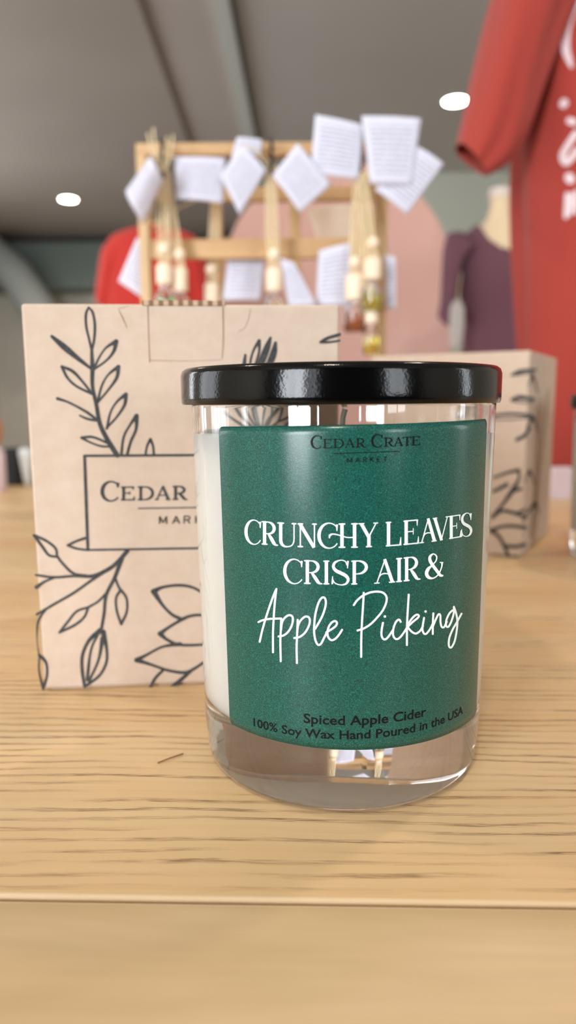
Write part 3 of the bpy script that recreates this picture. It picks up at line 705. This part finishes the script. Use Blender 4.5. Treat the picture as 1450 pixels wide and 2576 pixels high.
# drawing wrapping round the shaded right side
side_o = PR + d2*wL; sn = Vector((-math.sin(YAW2), math.cos(YAW2), 0))
ik = Ink(lambda u, v, e: side_o + sn*u + Vector((0, 0, v)) + d2*(.00012+e))
for u, v in ((.012, .112), (.02, .085), (.015, .05), (.04, .025)):
    ik.stroke([(0.0, v), (u, v+.006), (u+.02, v-.004)], [.002, .004, .002], step=.002)
ik.stroke([(.03, .01), (.05, .05), (.075, .11)], .003, step=.003)
o = obj('ink', ik.bm, M_ink, boxR); o.name = 'side_drawing'

# ------------------------------------------------------------------ small things along the table
p = at_z(40, 1219, 0)  # black block standing in for a dark glass jar
bm = newbox(p.x-.0095, p.x+.012, p.y-.012, p.y+.010, 0, .047)
tag(obj('black_tin', bm, M_dark, None, bevel=.002), 'small upright black tin at the far edge of the table, left of the kraft carton', 'tin')
# white curved sheet shaped as the highlight on the dark glass jar
bm = bmesh.new(); gridc = []
c0 = [(45, 1128), (50, 1122), (60, 1120), (70, 1122), (77, 1133)]; c1 = [(63, 1215), (66, 1217), (69, 1218), (71, 1217), (73, 1214)]
yc = at_z(66, 1219, 0).y - .025
for a, b in zip(c0, c1):
    col = []
    for k in range(7):
        t = k/6; col.append(bm.verts.new(at(a[0]*(1-t)+b[0]*t, a[1]*(1-t)+b[1]*t, yc - .006*(1-t)*math.sin((a[0]-45)/32*PI))))
    gridc.append(col)
zmin = min(v.co.z for v in bm.verts)
for v in bm.verts: v.co.z -= zmin*(1.0 if True else 0)
for A, B in zip(gridc, gridc[1:]):
    for k in range(6): bm.faces.new((A[k], B[k], B[k+1], A[k+1]))
o = tag(obj('white_card', bm, M_glint, None, True), 'white curved card tapering to a point beside the small black tin', 'card'); m_ = o.modifiers.new('t', 'SOLIDIFY'); m_.thickness = .0006
# bottle with round wooden stopper at the left border
p = at_z(-14, 1235, 0)
st = empty('stopper_bottle', (p.x, p.y, 0), 'pale bottle with an orange wooden stopper at the left border of the photo', 'bottle')
bm = bmesh.new(); lathe(bm, [(0, 0), (.013, 0), (.0145, .002), (.0145, .046), (.010, .052), (.008, .055), (0, .055)], (p.x, p.y, 0), 40, False)
obj('bottle', bm, M_lilac, st, True)
bm = bmesh.new(); lathe(bm, [(0, .055), (.009, .055), (.0122, .062), (.0135, .072), (.0128, .082), (.009, .089), (0, .091)], (p.x, p.y, 0), 40, False)
obj('stopper', bm, wood_plain('orange_wood', (204, 130, 76), (222, 152, 96), (40, 40, 8)), st, True)
# lilac folded card on the right
p = at_z(1418, 1256, 0)
bm = newbox(p.x-.0105, p.x+.011, p.y, p.y+.02, 0, .0325)
tag(obj('folded_card', bm, M_lilac, None, bevel=.0008), 'small pale lilac card standing between the right carton and the cut off candle', 'card')

# ------------------------------------------------------------------ lofted cloth pieces
def loft(bm, secs, n=40, cap0=False, cap1=False, wr=None, power=1.0):
    """secs: (centre, half-axis A, half-axis B) vectors"""
    rings = []
    for k, (c, A, B) in enumerate(secs):
        ring = []
        for i in range(n):
            a = 2*PI*i/n; ca, sa = math.cos(a), math.sin(a)
            f = 1 + (wr(k/(len(secs)-1), a) if wr else 0)
            ring.append(bm.verts.new(c + f*(A*math.copysign(abs(ca)**power, ca) + B*math.copysign(abs(sa)**power, sa))))
        rings.append(ring)
    for a, b in zip(rings, rings[1:]):
        for i in range(n): bm.faces.new((a[i], a[(i+1) % n], b[(i+1) % n], b[i]))
    if cap0: bm.faces.new(rings[0][::-1])
    if cap1: bm.faces.new(rings[-1])
    return rings
def secs_px(rows, y, depth, steps=6, tilt=0.0):
    """rows: (left px, left py, right px, right py[, depth]) joined smoothly; y distance of the axis"""
    R5 = [tuple(r) if len(r) > 4 else tuple(r)+(depth,) for r in rows]
    out = []
    sp = []
    for i in range(len(R5)-1):
        for k in range(steps):
            p0 = R5[max(i-1, 0)]; p1 = R5[i]; p2 = R5[i+1]; p3 = R5[min(i+2, len(R5)-1)]; t = k/steps
            sp.append(tuple(.5*((2*b)+(c-a)*t+(2*a-5*b+4*c-d)*t*t+(3*b-a-3*c+d)*t**3) for a, b, c, d in zip(p0, p1, p2, p3)))
    sp.append(R5[-1])
    for r in sp:
        a, b = at(r[0], r[1], y), at(r[2], r[3], y); c = (a+b)/2
        out.append((c, (b-a)/2, Vector((0, r[4], tilt*r[4]))))
    return out

# large brick-red shirt at the right
YS = 1.08
shirt = empty('hanging_shirt', at(1745, 1172, YS), 'large brick red t-shirt with white print hanging at the right edge', 'shirt')
def wr_body(t, a): return .05*math.sin(5*a + 2.6*t) * (.5+.5*t) + .016*math.sin(11*a - 6*t) + .02*math.sin(3*a+9*t)
rowsT = [(1500,-420,1990,-420,.05), (1370,-330,2120,-330,.075), (1335,-150,2150,-150,.10), (1318,100,2165,100,.115), (1306,380,2180,380,.12), (1300,640,2185,640,.12), (1296,900,2190,900,.125), (1298,1174,2190,1174,.13)]
bm = bmesh.new(); loft(bm, secs_px(rowsT, YS, .11, 8), 96, wr=wr_body, power=.85)
body = obj('shirt_body', bm, M_red, shirt, True); b_ = body.modifiers.new('t', 'SOLIDIFY'); b_.thickness = .002
def wr_sl(t, a): return .11*math.sin(3*a+1.2+1.5*t) + .03*math.sin(7*a-5*t)
bm = bmesh.new(); loft(bm, secs_px([(1330,-260,1560,-200,.07), (1278,-130,1470,-60,.075), (1236,0,1400,90,.075), (1203,130,1345,235,.07), (1178,235,1312,330,.065), (1163,300,1272,400,.06), (1151,360,1216,440,.055)], YS-.055, .06, 6, .35), 56, wr=wr_sl)
slv = obj('sleeve', bm, M_red, shirt, True); b_ = slv.modifiers.new('t', 'SOLIDIFY'); b_.thickness = .002
# other sleeve and neck, outside the picture
bm = bmesh.new(); loft(bm, secs_px([(1930,-200,2160,-260,.07), (2090,0,2254,-40,.075), (2180,235,2312,200,.065), (2274,440,2339,360,.055)], YS-.02, .06, 6, .35), 40, wr=wr_sl)
slv = obj('sleeve', bm, M_red, shirt, True)
# print on the chest, laid on the front of the shirt
dg = bpy.context.evaluated_depsgraph_get(); dg.update()
from mathutils.bvhtree import BVHTree
tmp = bmesh.new(); tmp.from_mesh(body.data); tmp.transform(Matrix.Identity(4)); bvh = BVHTree.FromBMesh(tmp); tmp.free()
def splace(x, y, e):
    r = ray(x, y).normalized(); hit = bvh.ray_cast(EYE, r)
    if hit[0] is None: return at(x, y, YS-.1)
    return hit[0] - r*(.0016+e)
ik = Ink(splace)
gs = lambda pts: [(1050+a/2.8625, b/2.8625) for a, b in pts]
for pts, w in (([(1200,-60),(1120,60),(1075,200),(1070,340),(1095,430),(1112,480)], [24,24,24,22,16,8]), ([(1130,880),(1100,870)], [18,18]), ([(1060,740),(1052,752)], [22,20]), ([(1145,960),(1090,1040),(1050,1120),(1070,1170),(1110,1140),(1150,1080)], [16,16,18,18,16,14]),
   ([(1096,1278),(1104,1290)], [24,24]), ([(1082,1400),(1072,1560)], [12,12]), ([(1072,1480),(1150,1460)], [8,8]), ([(1112,1400),(1105,1540)], [10,10]), ([(1145,1380),(1145,1530)], [10,10])):
    ik.stroke(gs(pts), w)
for x, y, h in ((1480, 60, 200), (1500, 300, 120), (1490, 500, 60), (1540, 500, 60), (1590, 500, 60)): ik.stroke([(x, y), (x+6, y+h)], 14)
o = obj('ink', ik.bm, M_print, body); o.name = 'chest_print'; o['label'] = 'off-white printed swashes and letters'
# hanger and rail that carry it
hc = at(1745, -470, YS)
bm = bmesh.new(); a_ = at(1420, -350, YS); b2_ = at(2070, -350, YS)
tube(bm, [a_, a_*.5+hc*.5+Vector((0, 0, .004)), hc, b2_*.5+hc*.5+Vector((0, 0, .004)), b2_], .008, 10); 
tube(bm, [hc, hc+Vector((0, 0, .05)), hc+Vector((.02, 0, .075)), hc+Vector((0, 0, .10)), hc+Vector((-.02, 0, .085))], .002, 8)
obj('hanger', bm, M_pinex, shirt, True)
rk = empty('clothes_stand', (hc.x, YS, Z0), 'tall black clothes stand carrying the brick red shirt, outside the photo', 'stand')
bm = bmesh.new(); tube(bm, [(hc.x, YS+.22, Z0+.02), (hc.x, YS+.22, hc.z+.09)], .012, 12); tube(bm, [(hc.x, YS+.22, hc.z+.09), (hc.x, YS-.04, hc.z+.09)], .009, 10); obj('pole', bm, M_dark, rk, True)
bm = bmesh.new(); lathe(bm, [(0, 0), (.16, 0), (.16, .012), (.03, .025), (0, .025)], (hc.x, YS+.22, Z0), 40, False); obj('base', bm, M_dark, rk, True)

# dress form with plum top
YD = 2.3
fr = empty('dress_form', (at(1262, 800, YD).x, YD, Z0), 'cream jersey dress form wearing the plum top, neck visible', 'mannequin')
rowsF = [(1232,476,1291,476,.036), (1231,500,1291,500,.037)]
bm = bmesh.new(); loft(bm, secs_px(rowsF, YD, .04, 2), 40, True, True); obj('neck_cap', bm, M_capw, fr, True, bevel=.003)
rowsB = [(1236,498,1288,498,.034), (1233,525,1288,525,.040), (1222,556,1300,556,.05), (1196,578,1330,578,.062), (1172,604,1354,604,.080), (1163,660,1362,660,.105), (1164,720,1360,720,.115), (1176,820,1348,820,.10), (1172,960,1352,960,.11), (1160,1080,1364,1080,.12)]
bm = bmesh.new(); loft(bm, secs_px(rowsB, YD, .1, 6), 72, True, True); obj('torso', bm, M_form, fr, True)
fx = at(1262, 1080, YD); bm = bmesh.new(); tube(bm, [(fx.x, YD, Z0+.02), (fx.x, YD, fx.z)], .014, 12); obj('pole', bm, M_dark, fr, True)
bm = bmesh.new(); lathe(bm, [(0, 0), (.15, 0), (.15, .01), (.03, .03), (0, .03)], (fx.x, YD, Z0), 40, False); obj('base', bm, M_dark, fr, True)
top = empty('plum_top', (fx.x, YD, at(1262, 1000, YD).z), 'plum long sleeved top with scoop neck on the cream dress form', 'shirt')
rowsP = [(1190,572,1336,572,.070), (1166,600,1360,600,.088), (1157,660,1368,660,.115), (1158,720,1366,720,.124), (1168,820,1358,820,.112), (1160,960,1364,960,.125), (1150,1100,1374,1100,.135)]
bm = bmesh.new(); loft(bm, secs_px(rowsP, YD, .11, 14), 120, wr=lambda t, a: .012*math.sin(6*a+4*t))
nc = at(1264, 560, YD); kx = at(1264+62, 560, YD).x-nc.x; kz = nc.z - at(1264, 645, YD).z
dele = []
for f in bm.faces:
    c = f.calc_center_median(); q = ((c.x-nc.x)/(kx*1.08))**2 + ((c.z-nc.z)/kz)**2
    if c.y < YD and q < 1: dele.append(f)
    elif c.y >= YD and ((c.x-nc.x)/(kx*1.08))**2 + ((c.z-nc.z)/(kz*.3))**2 < 1: dele.append(f)
bmesh.ops.delete(bm, geom=dele, context='FACES')
b0 = obj('top_body', bm, M_plum, top, True); s_ = b0.modifiers.new('t', 'SOLIDIFY'); s_.thickness = .003
for sgn in (0, 1):
    f = (lambda x: x) if not sgn else (lambda x: 2*1262-x)
    rows = [(1158,585,1196,612,.05), (1130,588,1172,650,.052), (1117,630,1160,690,.05), (1113,700,1153,740,.046), (1110,760,1148,785,.044), (1104,800,1142,812,.05)]
    if sgn: rows = [(2*1262-r[2]+6, r[3], 2*1262-r[0]+6, r[1], r[4]) for r in rows]
    bm = bmesh.new(); loft(bm, secs_px(rows, YD-.03, .05, 6, .5), 48, wr=lambda t, a: .05*math.sin(4*a+3*t)); o = obj('sleeve', bm, M_plum, top, True); s_ = o.modifiers.new('t', 'SOLIDIFY'); s_.thickness = .003
# pale tag hanging by the sleeve
q = at(1150, 815, YD-.17)
bm = bmesh.new(); loft(bm, [(q+Vector((0, 0, dz)), Vector((w, .006, 0)), Vector((0, .004, 0))) for dz, w in ((-.066, .012), (-.06, .020), (0, .023), (.045, .021), (.066, .010))], 24, True, True)
tagm = empty('swing_tag', q, 'long pale grey swing tag hanging beside the plum sleeve', 'tag')
obj('tag_card', bm, mat('grey_card', lin((190, 182, 176)), .7), tagm, True)
bm = bmesh.new(); tube(bm, [q+Vector((0, 0, .066)), q+Vector((.008, .02, .10)), q+Vector((.02, .05, .15))], .0012, 6); obj('string', bm, M_twine, tagm)

# red shirt behind the rack on the left
YR = 2.0
sh2 = empty('hanging_shirt', (at(385, 1000, YR).x, YR, at(385, 1000, YR).z), 'bright red t-shirt hanging behind the wooden rack on the left', 'shirt')
rows = [(345,572,430,572,.03), (290,590,482,590,.05), (268,618,506,618,.07), (262,680,512,680,.09), (256,760,518,760,.10), (252,900,522,900,.11), (250,1040,525,1040,.12)]
bm = bmesh.new(); loft(bm, secs_px(rows, YR, .08, 8), 80, wr=lambda t, a: .03*math.sin(6*a+2*t)*t); o = obj('shirt_body', bm, M_red2, sh2, True); s_ = o.modifiers.new('t', 'SOLIDIFY'); s_.thickness = .003
for rows in ([(300,594,320,640,.05), (262,620,305,690,.05), (247,690,300,750,.045), (240,748,296,772,.045)], [(455,640,475,594,.05), (468,690,508,620,.05), (474,750,525,690,.045), (478,772,532,748,.045)]):
    bm = bmesh.new(); loft(bm, secs_px(rows, YR-.01, .05, 6, .3), 40, wr=lambda t, a: .05*math.sin(4*a+3*t)); o = obj('sleeve', bm, M_red2, sh2, True)
hc2 = at(385, 560, YR)
bm = bmesh.new(); tube(bm, [at(300, 600, YR), at(340, 582, YR), hc2, at(430, 582, YR), at(470, 600, YR)], .006, 8); tube(bm, [hc2, hc2+Vector((0, 0, .05)), hc2+Vector((.02, 0, .07)), hc2+Vector((0, 0, .09))], .002, 6); obj('hanger', bm, M_pinex, sh2, True)
rk2 = empty('clothes_stand', (hc2.x, YR, Z0), 'low black clothes stand hidden behind the bright red shirt', 'stand')
bm = bmesh.new(); tube(bm, [(hc2.x, YR+.16, Z0+.02), (hc2.x, YR+.16, hc2.z+.06)], .010, 12); tube(bm, [(hc2.x, YR+.16, hc2.z+.06), (hc2.x, YR-.02, hc2.z+.085)], .006, 8); obj('pole', bm, M_dark, rk2, True)
bm = bmesh.new(); lathe(bm, [(0, 0), (.15, 0), (.15, .012), (.03, .025), (0, .025)], (hc2.x, YR+.16, Z0), 40, False); obj('base', bm, M_dark, rk2, True)

# pink arch panel
YA = 2.62
ca = at(850, 712, YA); ra = (at(1140, 712, YA)-ca).length
bm = bmesh.new(); N_ = 48
def archv(y): return [bm.verts.new((ca.x+ra*math.cos(PI*i/N_), y, ca.z+ra*math.sin(PI*i/N_))) for i in range(N_+1)] + [bm.verts.new((ca.x-ra, y, Z0)), bm.verts.new((ca.x+ra, y, Z0))]
A_, B_ = archv(YA), archv(YA+.035)
bm.faces.new(A_); bm.faces.new(B_[::-1])
for i in range(len(A_)): j = (i+1) % len(A_); bm.faces.new((A_[i], B_[i], B_[j], A_[j]))
tag(obj('arch_panel', bm, M_pink, None, bevel=.003), 'tall pink round topped arch panel standing behind the wooden rack', 'panel')

# ------------------------------------------------------------------ wooden rack with hanging diffusers
YK = .70
rack = empty('wooden_rack', (at(655, 900, YK).x, YK, 0), 'small open pine frame rack on the table with paper tags and bottles hanging from it', 'rack')
def bar(name, a, b, w, d, m):
    bm = bmesh.new(); a, b = Vector(a), Vector(b); t = (b-a).normalized(); up = Vector((0, 1, 0)) if abs(t.y) < .9 else Vector((0, 0, 1)); s1 = t.cross(up).normalized(); s2 = s1.cross(t).normalized()
    vs = [bm.verts.new(p + s1*x*w/2 + s2*y*d/2) for p in (a, b) for x, y in ((-1, -1), (1, -1), (1, 1), (-1, 1))]
    for f in ((0, 1, 2, 3), (7, 6, 5, 4), (0, 4, 5, 1), (1, 5, 6, 2), (2, 6, 7, 3), (3, 7, 4, 0)): bm.faces.new([vs[i] for i in f])
    return obj(name, bm, m, rack, bevel=.001)
xl, xr = at(362, 500, YK).x, at(957, 600, YK).x
zt = at(500, 380, YK).z
bar('post', (xl, YK, 0), (xl, YK, zt+.005), .0095, .012, M_pine); bar('post', (xr, YK, 0), (xr, YK, zt+.005), .012, .012, M_pine)
bar('rail', (xl-.004, YK-.0005, zt), (xr+.004, YK-.0005, zt), .0105, .012, M_pinex)
zr = at(640, 626, YK).z; bar('rail', (xl, YK+.001, zr), (xr, YK+.001, zr), .0175, .008, M_pinex)
YK2 = .80
for px in (546, 742): q = at(px, 560, YK2); bar('post', (q.x, YK2, 0), (q.x, YK2, zt-.004), .012, .010, M_pine)
q0, q1 = at(520, 470, YK2), at(960, 488, YK2); bar('rail', (q0.x, YK2, q1.z), (q1.x, YK2, q1.z), .014, .010, M_pinex)
for x in (xl, xr): bar('foot', (x, YK-.02, .005), (x, YK2+.02, .005), .010, .010, M_pine); bar('side_rail', (x, YK, zt-.002), (x, YK2, at(960, 488, YK2).z), .010, .010, M_pine)
bar('base_rail', (xl, YK2, .012), (xr, YK2, .012), .010, .010, M_pinex)
hooks = [(410, 434), (684, 434), (908, 436)]
YH = YK-.030
for hx, hy in hooks:
    h = at(hx, hy, YH); bm = bmesh.new()
    zt_ = zt
    tube(bm, [(h.x, YK-.004, zt_), (h.x, YH+.004, zt_+.001), (h.x, YH-.001, zt_-.006), (h.x, YH, h.z), (h.x, YH+.003, h.z-.004), (h.x, YH+.006, h.z)], .0016, 8)
    obj('hook', bm, M_hook, rack, True)

def tag_mesh(cor, y, bend, dy=(0, 0, 0, 0)):
    bm = bmesh.new(); uvl = bm.loops.layers.uv.new('UVMap'); n = 10; G_ = []
    P = [at(c[0], c[1], y+d) for c, d in zip(cor, dy)]
    nrm = Vector((0, -1, 0)); uv = {}
    for i in range(n+1):
        row = []
        for j in range(n+1):
            u, v = i/n, j/n; p = (P[0]*(1-u)+P[1]*u)*(1-v) + (P[3]*(1-u)+P[2]*u)*v
            vt = bm.verts.new(p + nrm*bend*math.sin(PI*u)); row.append(vt); uv[vt] = (u, 1-v)
        G_.append(row)
    for i in range(n):
        for j in range(n):
            f = bm.faces.new((G_[i][j], G_[i+1][j], G_[i+1][j+1], G_[i][j+1]))
            for l in f.loops: l[uvl].uv = uv[l.vert]
    return bm
def diffuser(hook, cor, y, bend, cap=None, oil=None, dy=(0, 0, 0, 0), cw=40, chh=46, label='', pts=None, name='hanging_diffuser', ctag=None):
    hx, hy = hook; h = at(hx, hy, y+.004)
    root = empty(name, (h.x, h.y, h.z), label, 'air freshener' if cap else 'tag', 'hanging bottles with paper tags' if cap else 'paper tags hanging on twine')
    bm = tag_mesh(cor, y-.004, bend, dy); o = obj('paper_tag', bm, ctag or M_tag, root, True); s_ = o.modifiers.new('t', 'SOLIDIFY'); s_.thickness = .0004
    bm = bmesh.new(); k = (cor[0] if pts is None else pts); e = at(k[0], k[1], y-.002)
    tube(bm, [h, (h+e)/2+Vector((0, -.003, .006)), e], .0007, 6)
    if cap:
        c = at(cap[0], cap[1], y); hw = cw/2/FPX*y; hh = chh/FPX*y*1.02
        for dx in (-.0052, -.0018, .0018, .005):
            tube(bm, [h+Vector((dx*.75, -.001, 0)), h*.5+c*.5+Vector((dx*.9, -.001, 0)), c+Vector((dx*.8, 0, hh/2+.001))], .0010, 6)
    obj('cord', bm, M_twine, root, True)
    if cap:
        bm = bmesh.new(); zz = .022; lathe(bm, [(0, zz-.0056)] + [(.0056*math.sin(PI*i/10), zz-.0056*math.cos(PI*i/10)) for i in range(1, 10)] + [(0, zz+.0056)], c, 24, False); obj('bead', bm, M_capwood, root, True)
        bm = bmesh.new(); lathe(bm, [(0, -hh/2), (hw*.95, -hh/2), (hw, -hh/2+.001), (hw, hh/2-.002), (hw*.85, hh/2), (0, hh/2)], c, 32, False); obj('wooden_cap', bm, M_capwood, root, True)
        bh = .027; zb = -hh/2-.001; w2 = hw*1.18
        bm = bmesh.new(); lathe(bm, [(hw*.6, zb), (hw*.62, zb-.003), (w2*.9, zb-.006), (w2, zb-.010), (w2, zb-bh+.003), (w2*.8, zb-bh), (0, zb-bh), (0, zb-bh+.002), (w2*.75, zb-bh+.002), (w2*.88, zb-bh+.004), (w2*.88, zb-.010), (w2*.78, zb-.0075), (hw*.5, zb-.004), (hw*.5, zb)], c, 32, True); g_ = obj('glass_bottle', bm, M_glass, root, True)
        bm = bmesh.new(); lathe(bm, [(0, zb-bh+.0018), (w2*.76, zb-bh+.0018), (w2*.885, zb-bh+.004), (w2*.885, zb-.011), (0, zb-.011)], c, 32, False); obj('scented_oil', bm, oil or M_oil, g_, True)
    return root
HL, HM, HR = hooks
diffuser(HL, [(379,393),(412,452),(361,566),(317,480)], YH, .020, (415,691), M_oilg, dy=(0, -.02, 0, .02), label='bottle with curled paper tag, hanging leftmost on the wooden rack')
diffuser((414,434), [(440,395),(568,398),(562,512),(444,500)], YH+.008, .002, (454,704), M_oil, cw=36, chh=54, label='bottle beside the leftmost one, its wide paper tag under the top rail')
diffuser((681,434), [(609,364),(671,428),(603,541),(555,442)], YH-.002, .002, (690,705), M_oil, chh=52, label='bottle on the middle hook with a tilted printed tag to its left')
diffuser((688,434), [(749,360),(834,465),(755,535),(686,442)], YH-.004, .002, pts=(700,440), name='hanging_tag', label='diamond tilted printed tag just right of the middle hook')
diffuser((904,436), [(794,289),(918,316),(903,452),(781,440)], YH-.002, .002, (893,724), M_oila, cw=46, chh=58, pts=(850,452), label='bottle on the right hook under a large tag pointing up left')
diffuser((910,436), [(910,292),(1060,298),(1036,467),(932,464)], YH-.008, .002, (938,677), M_oil, cw=42, chh=48, pts=(935,462), label='bottle near the right post, large upright tag above the top rail')
diffuser((915,440), [(1050,368),(1117,412),(1024,540),(944,478)], YH-.006, .002, (934,795), M_oil, cw=34, chh=34, pts=(948,474), label='lowest bottle by the right post with a tag turned on its corner')
diffuser((690,430), [(597,345),(661,352),(655,390),(582,398)], YH+.012, .001, pts=(640,392), name='hanging_tag', label='small tag poking above the top rail behind the tilted one')
diffuser((545,480), [(345,598),(372,610),(368,756),(298,708)], YK+.012, .002, (533,738), M_oil, cw=36, chh=44, pts=(360,604), label='back bottle between the red shirt and a white tag leaning out at left')
diffuser((684,470), [(578,626),(668,632),(657,756),(560,756)], YK+.016, .003, pts=(660,632), name='hanging_tag', label='pale tag just below the middle rail left of the middle bottle')
diffuser((690,480), [(706,649),(741,662),(797,768),(727,772)], YH+.004, .001, pts=(708,655), name='hanging_tag', label='bright white slanted tag right of the middle bottle')
diffuser((900,480), [(803,631),(887,610),(884,770),(795,770)], YH+.016, .003, pts=(880,614), name='hanging_tag', label='large lilac shaded tag below the middle rail, left of the right bottles')
diffuser((930,470), [(968,640),(996,648),(996,776),(972,779)], YK-.012, .001, pts=(970,645), name='hanging_tag', label='narrow edge-on tag outside the right post')
diffuser((742,480), [(772,530),(884,512),(898,602),(800,606)], YK2-.012, .004, pts=(775,533), name='hanging_tag', label='cream tag at the back of the rack above the middle rail', ctag=mat('cream_tag', lin((226, 206, 186)), .8))
# loose twine ends above the top rail
bm = bmesh.new()
for a, b, c in (((372, 335), (382, 380), (405, 430)), ((386, 322), (392, 380), (410, 432)), ((420, 345), (416, 390), (412, 432)), ((436, 340), (430, 390), (415, 432))):
    tube(bm, [at(*a, YH-.004), at(*b, YH-.006), at(*c, YH-.002)], .0009, 6)
tag(obj('twine_ends', bm, M_twine, None, True), 'loose pale twine ends sticking up over the left end of the rack', 'twine')

# ------------------------------------------------------------------ small marks on the table
bm = bmesh.new(); tube(bm, [at_z(397, 1919, .0004), at_z(428, 1907, .0007), at_z(461, 1896, .0004)], .00022, 6)
tag(obj('fibre', bm, mat('brown_fibre', lin((130, 96, 60)), .9)), 'tiny brown fibre lying on the table left of the candle', 'fibre')

# ------------------------------------------------------------------ world and view
w = bpy.data.worlds.new('world'); bpy.context.scene.world = w; w.use_nodes = True
w.node_tree.nodes['Background'].inputs['Color'].default_value = (.85, .92, 1, 1); w.node_tree.nodes['Background'].inputs['Strength'].default_value = 1.2
sc = bpy.context.scene
sc.view_settings.view_transform = 'Standard'; sc.view_settings.look = 'None'; sc.view_settings.gamma = 1; sc.view_settings.exposure = 0.26
sc.cycles.use_denoising = True
sc.cycles.max_bounces = 16; sc.cycles.transmission_bounces = 14; sc.cycles.glossy_bounces = 8; sc.cycles.diffuse_bounces = 5
sc.cycles.sample_clamp_indirect = 40
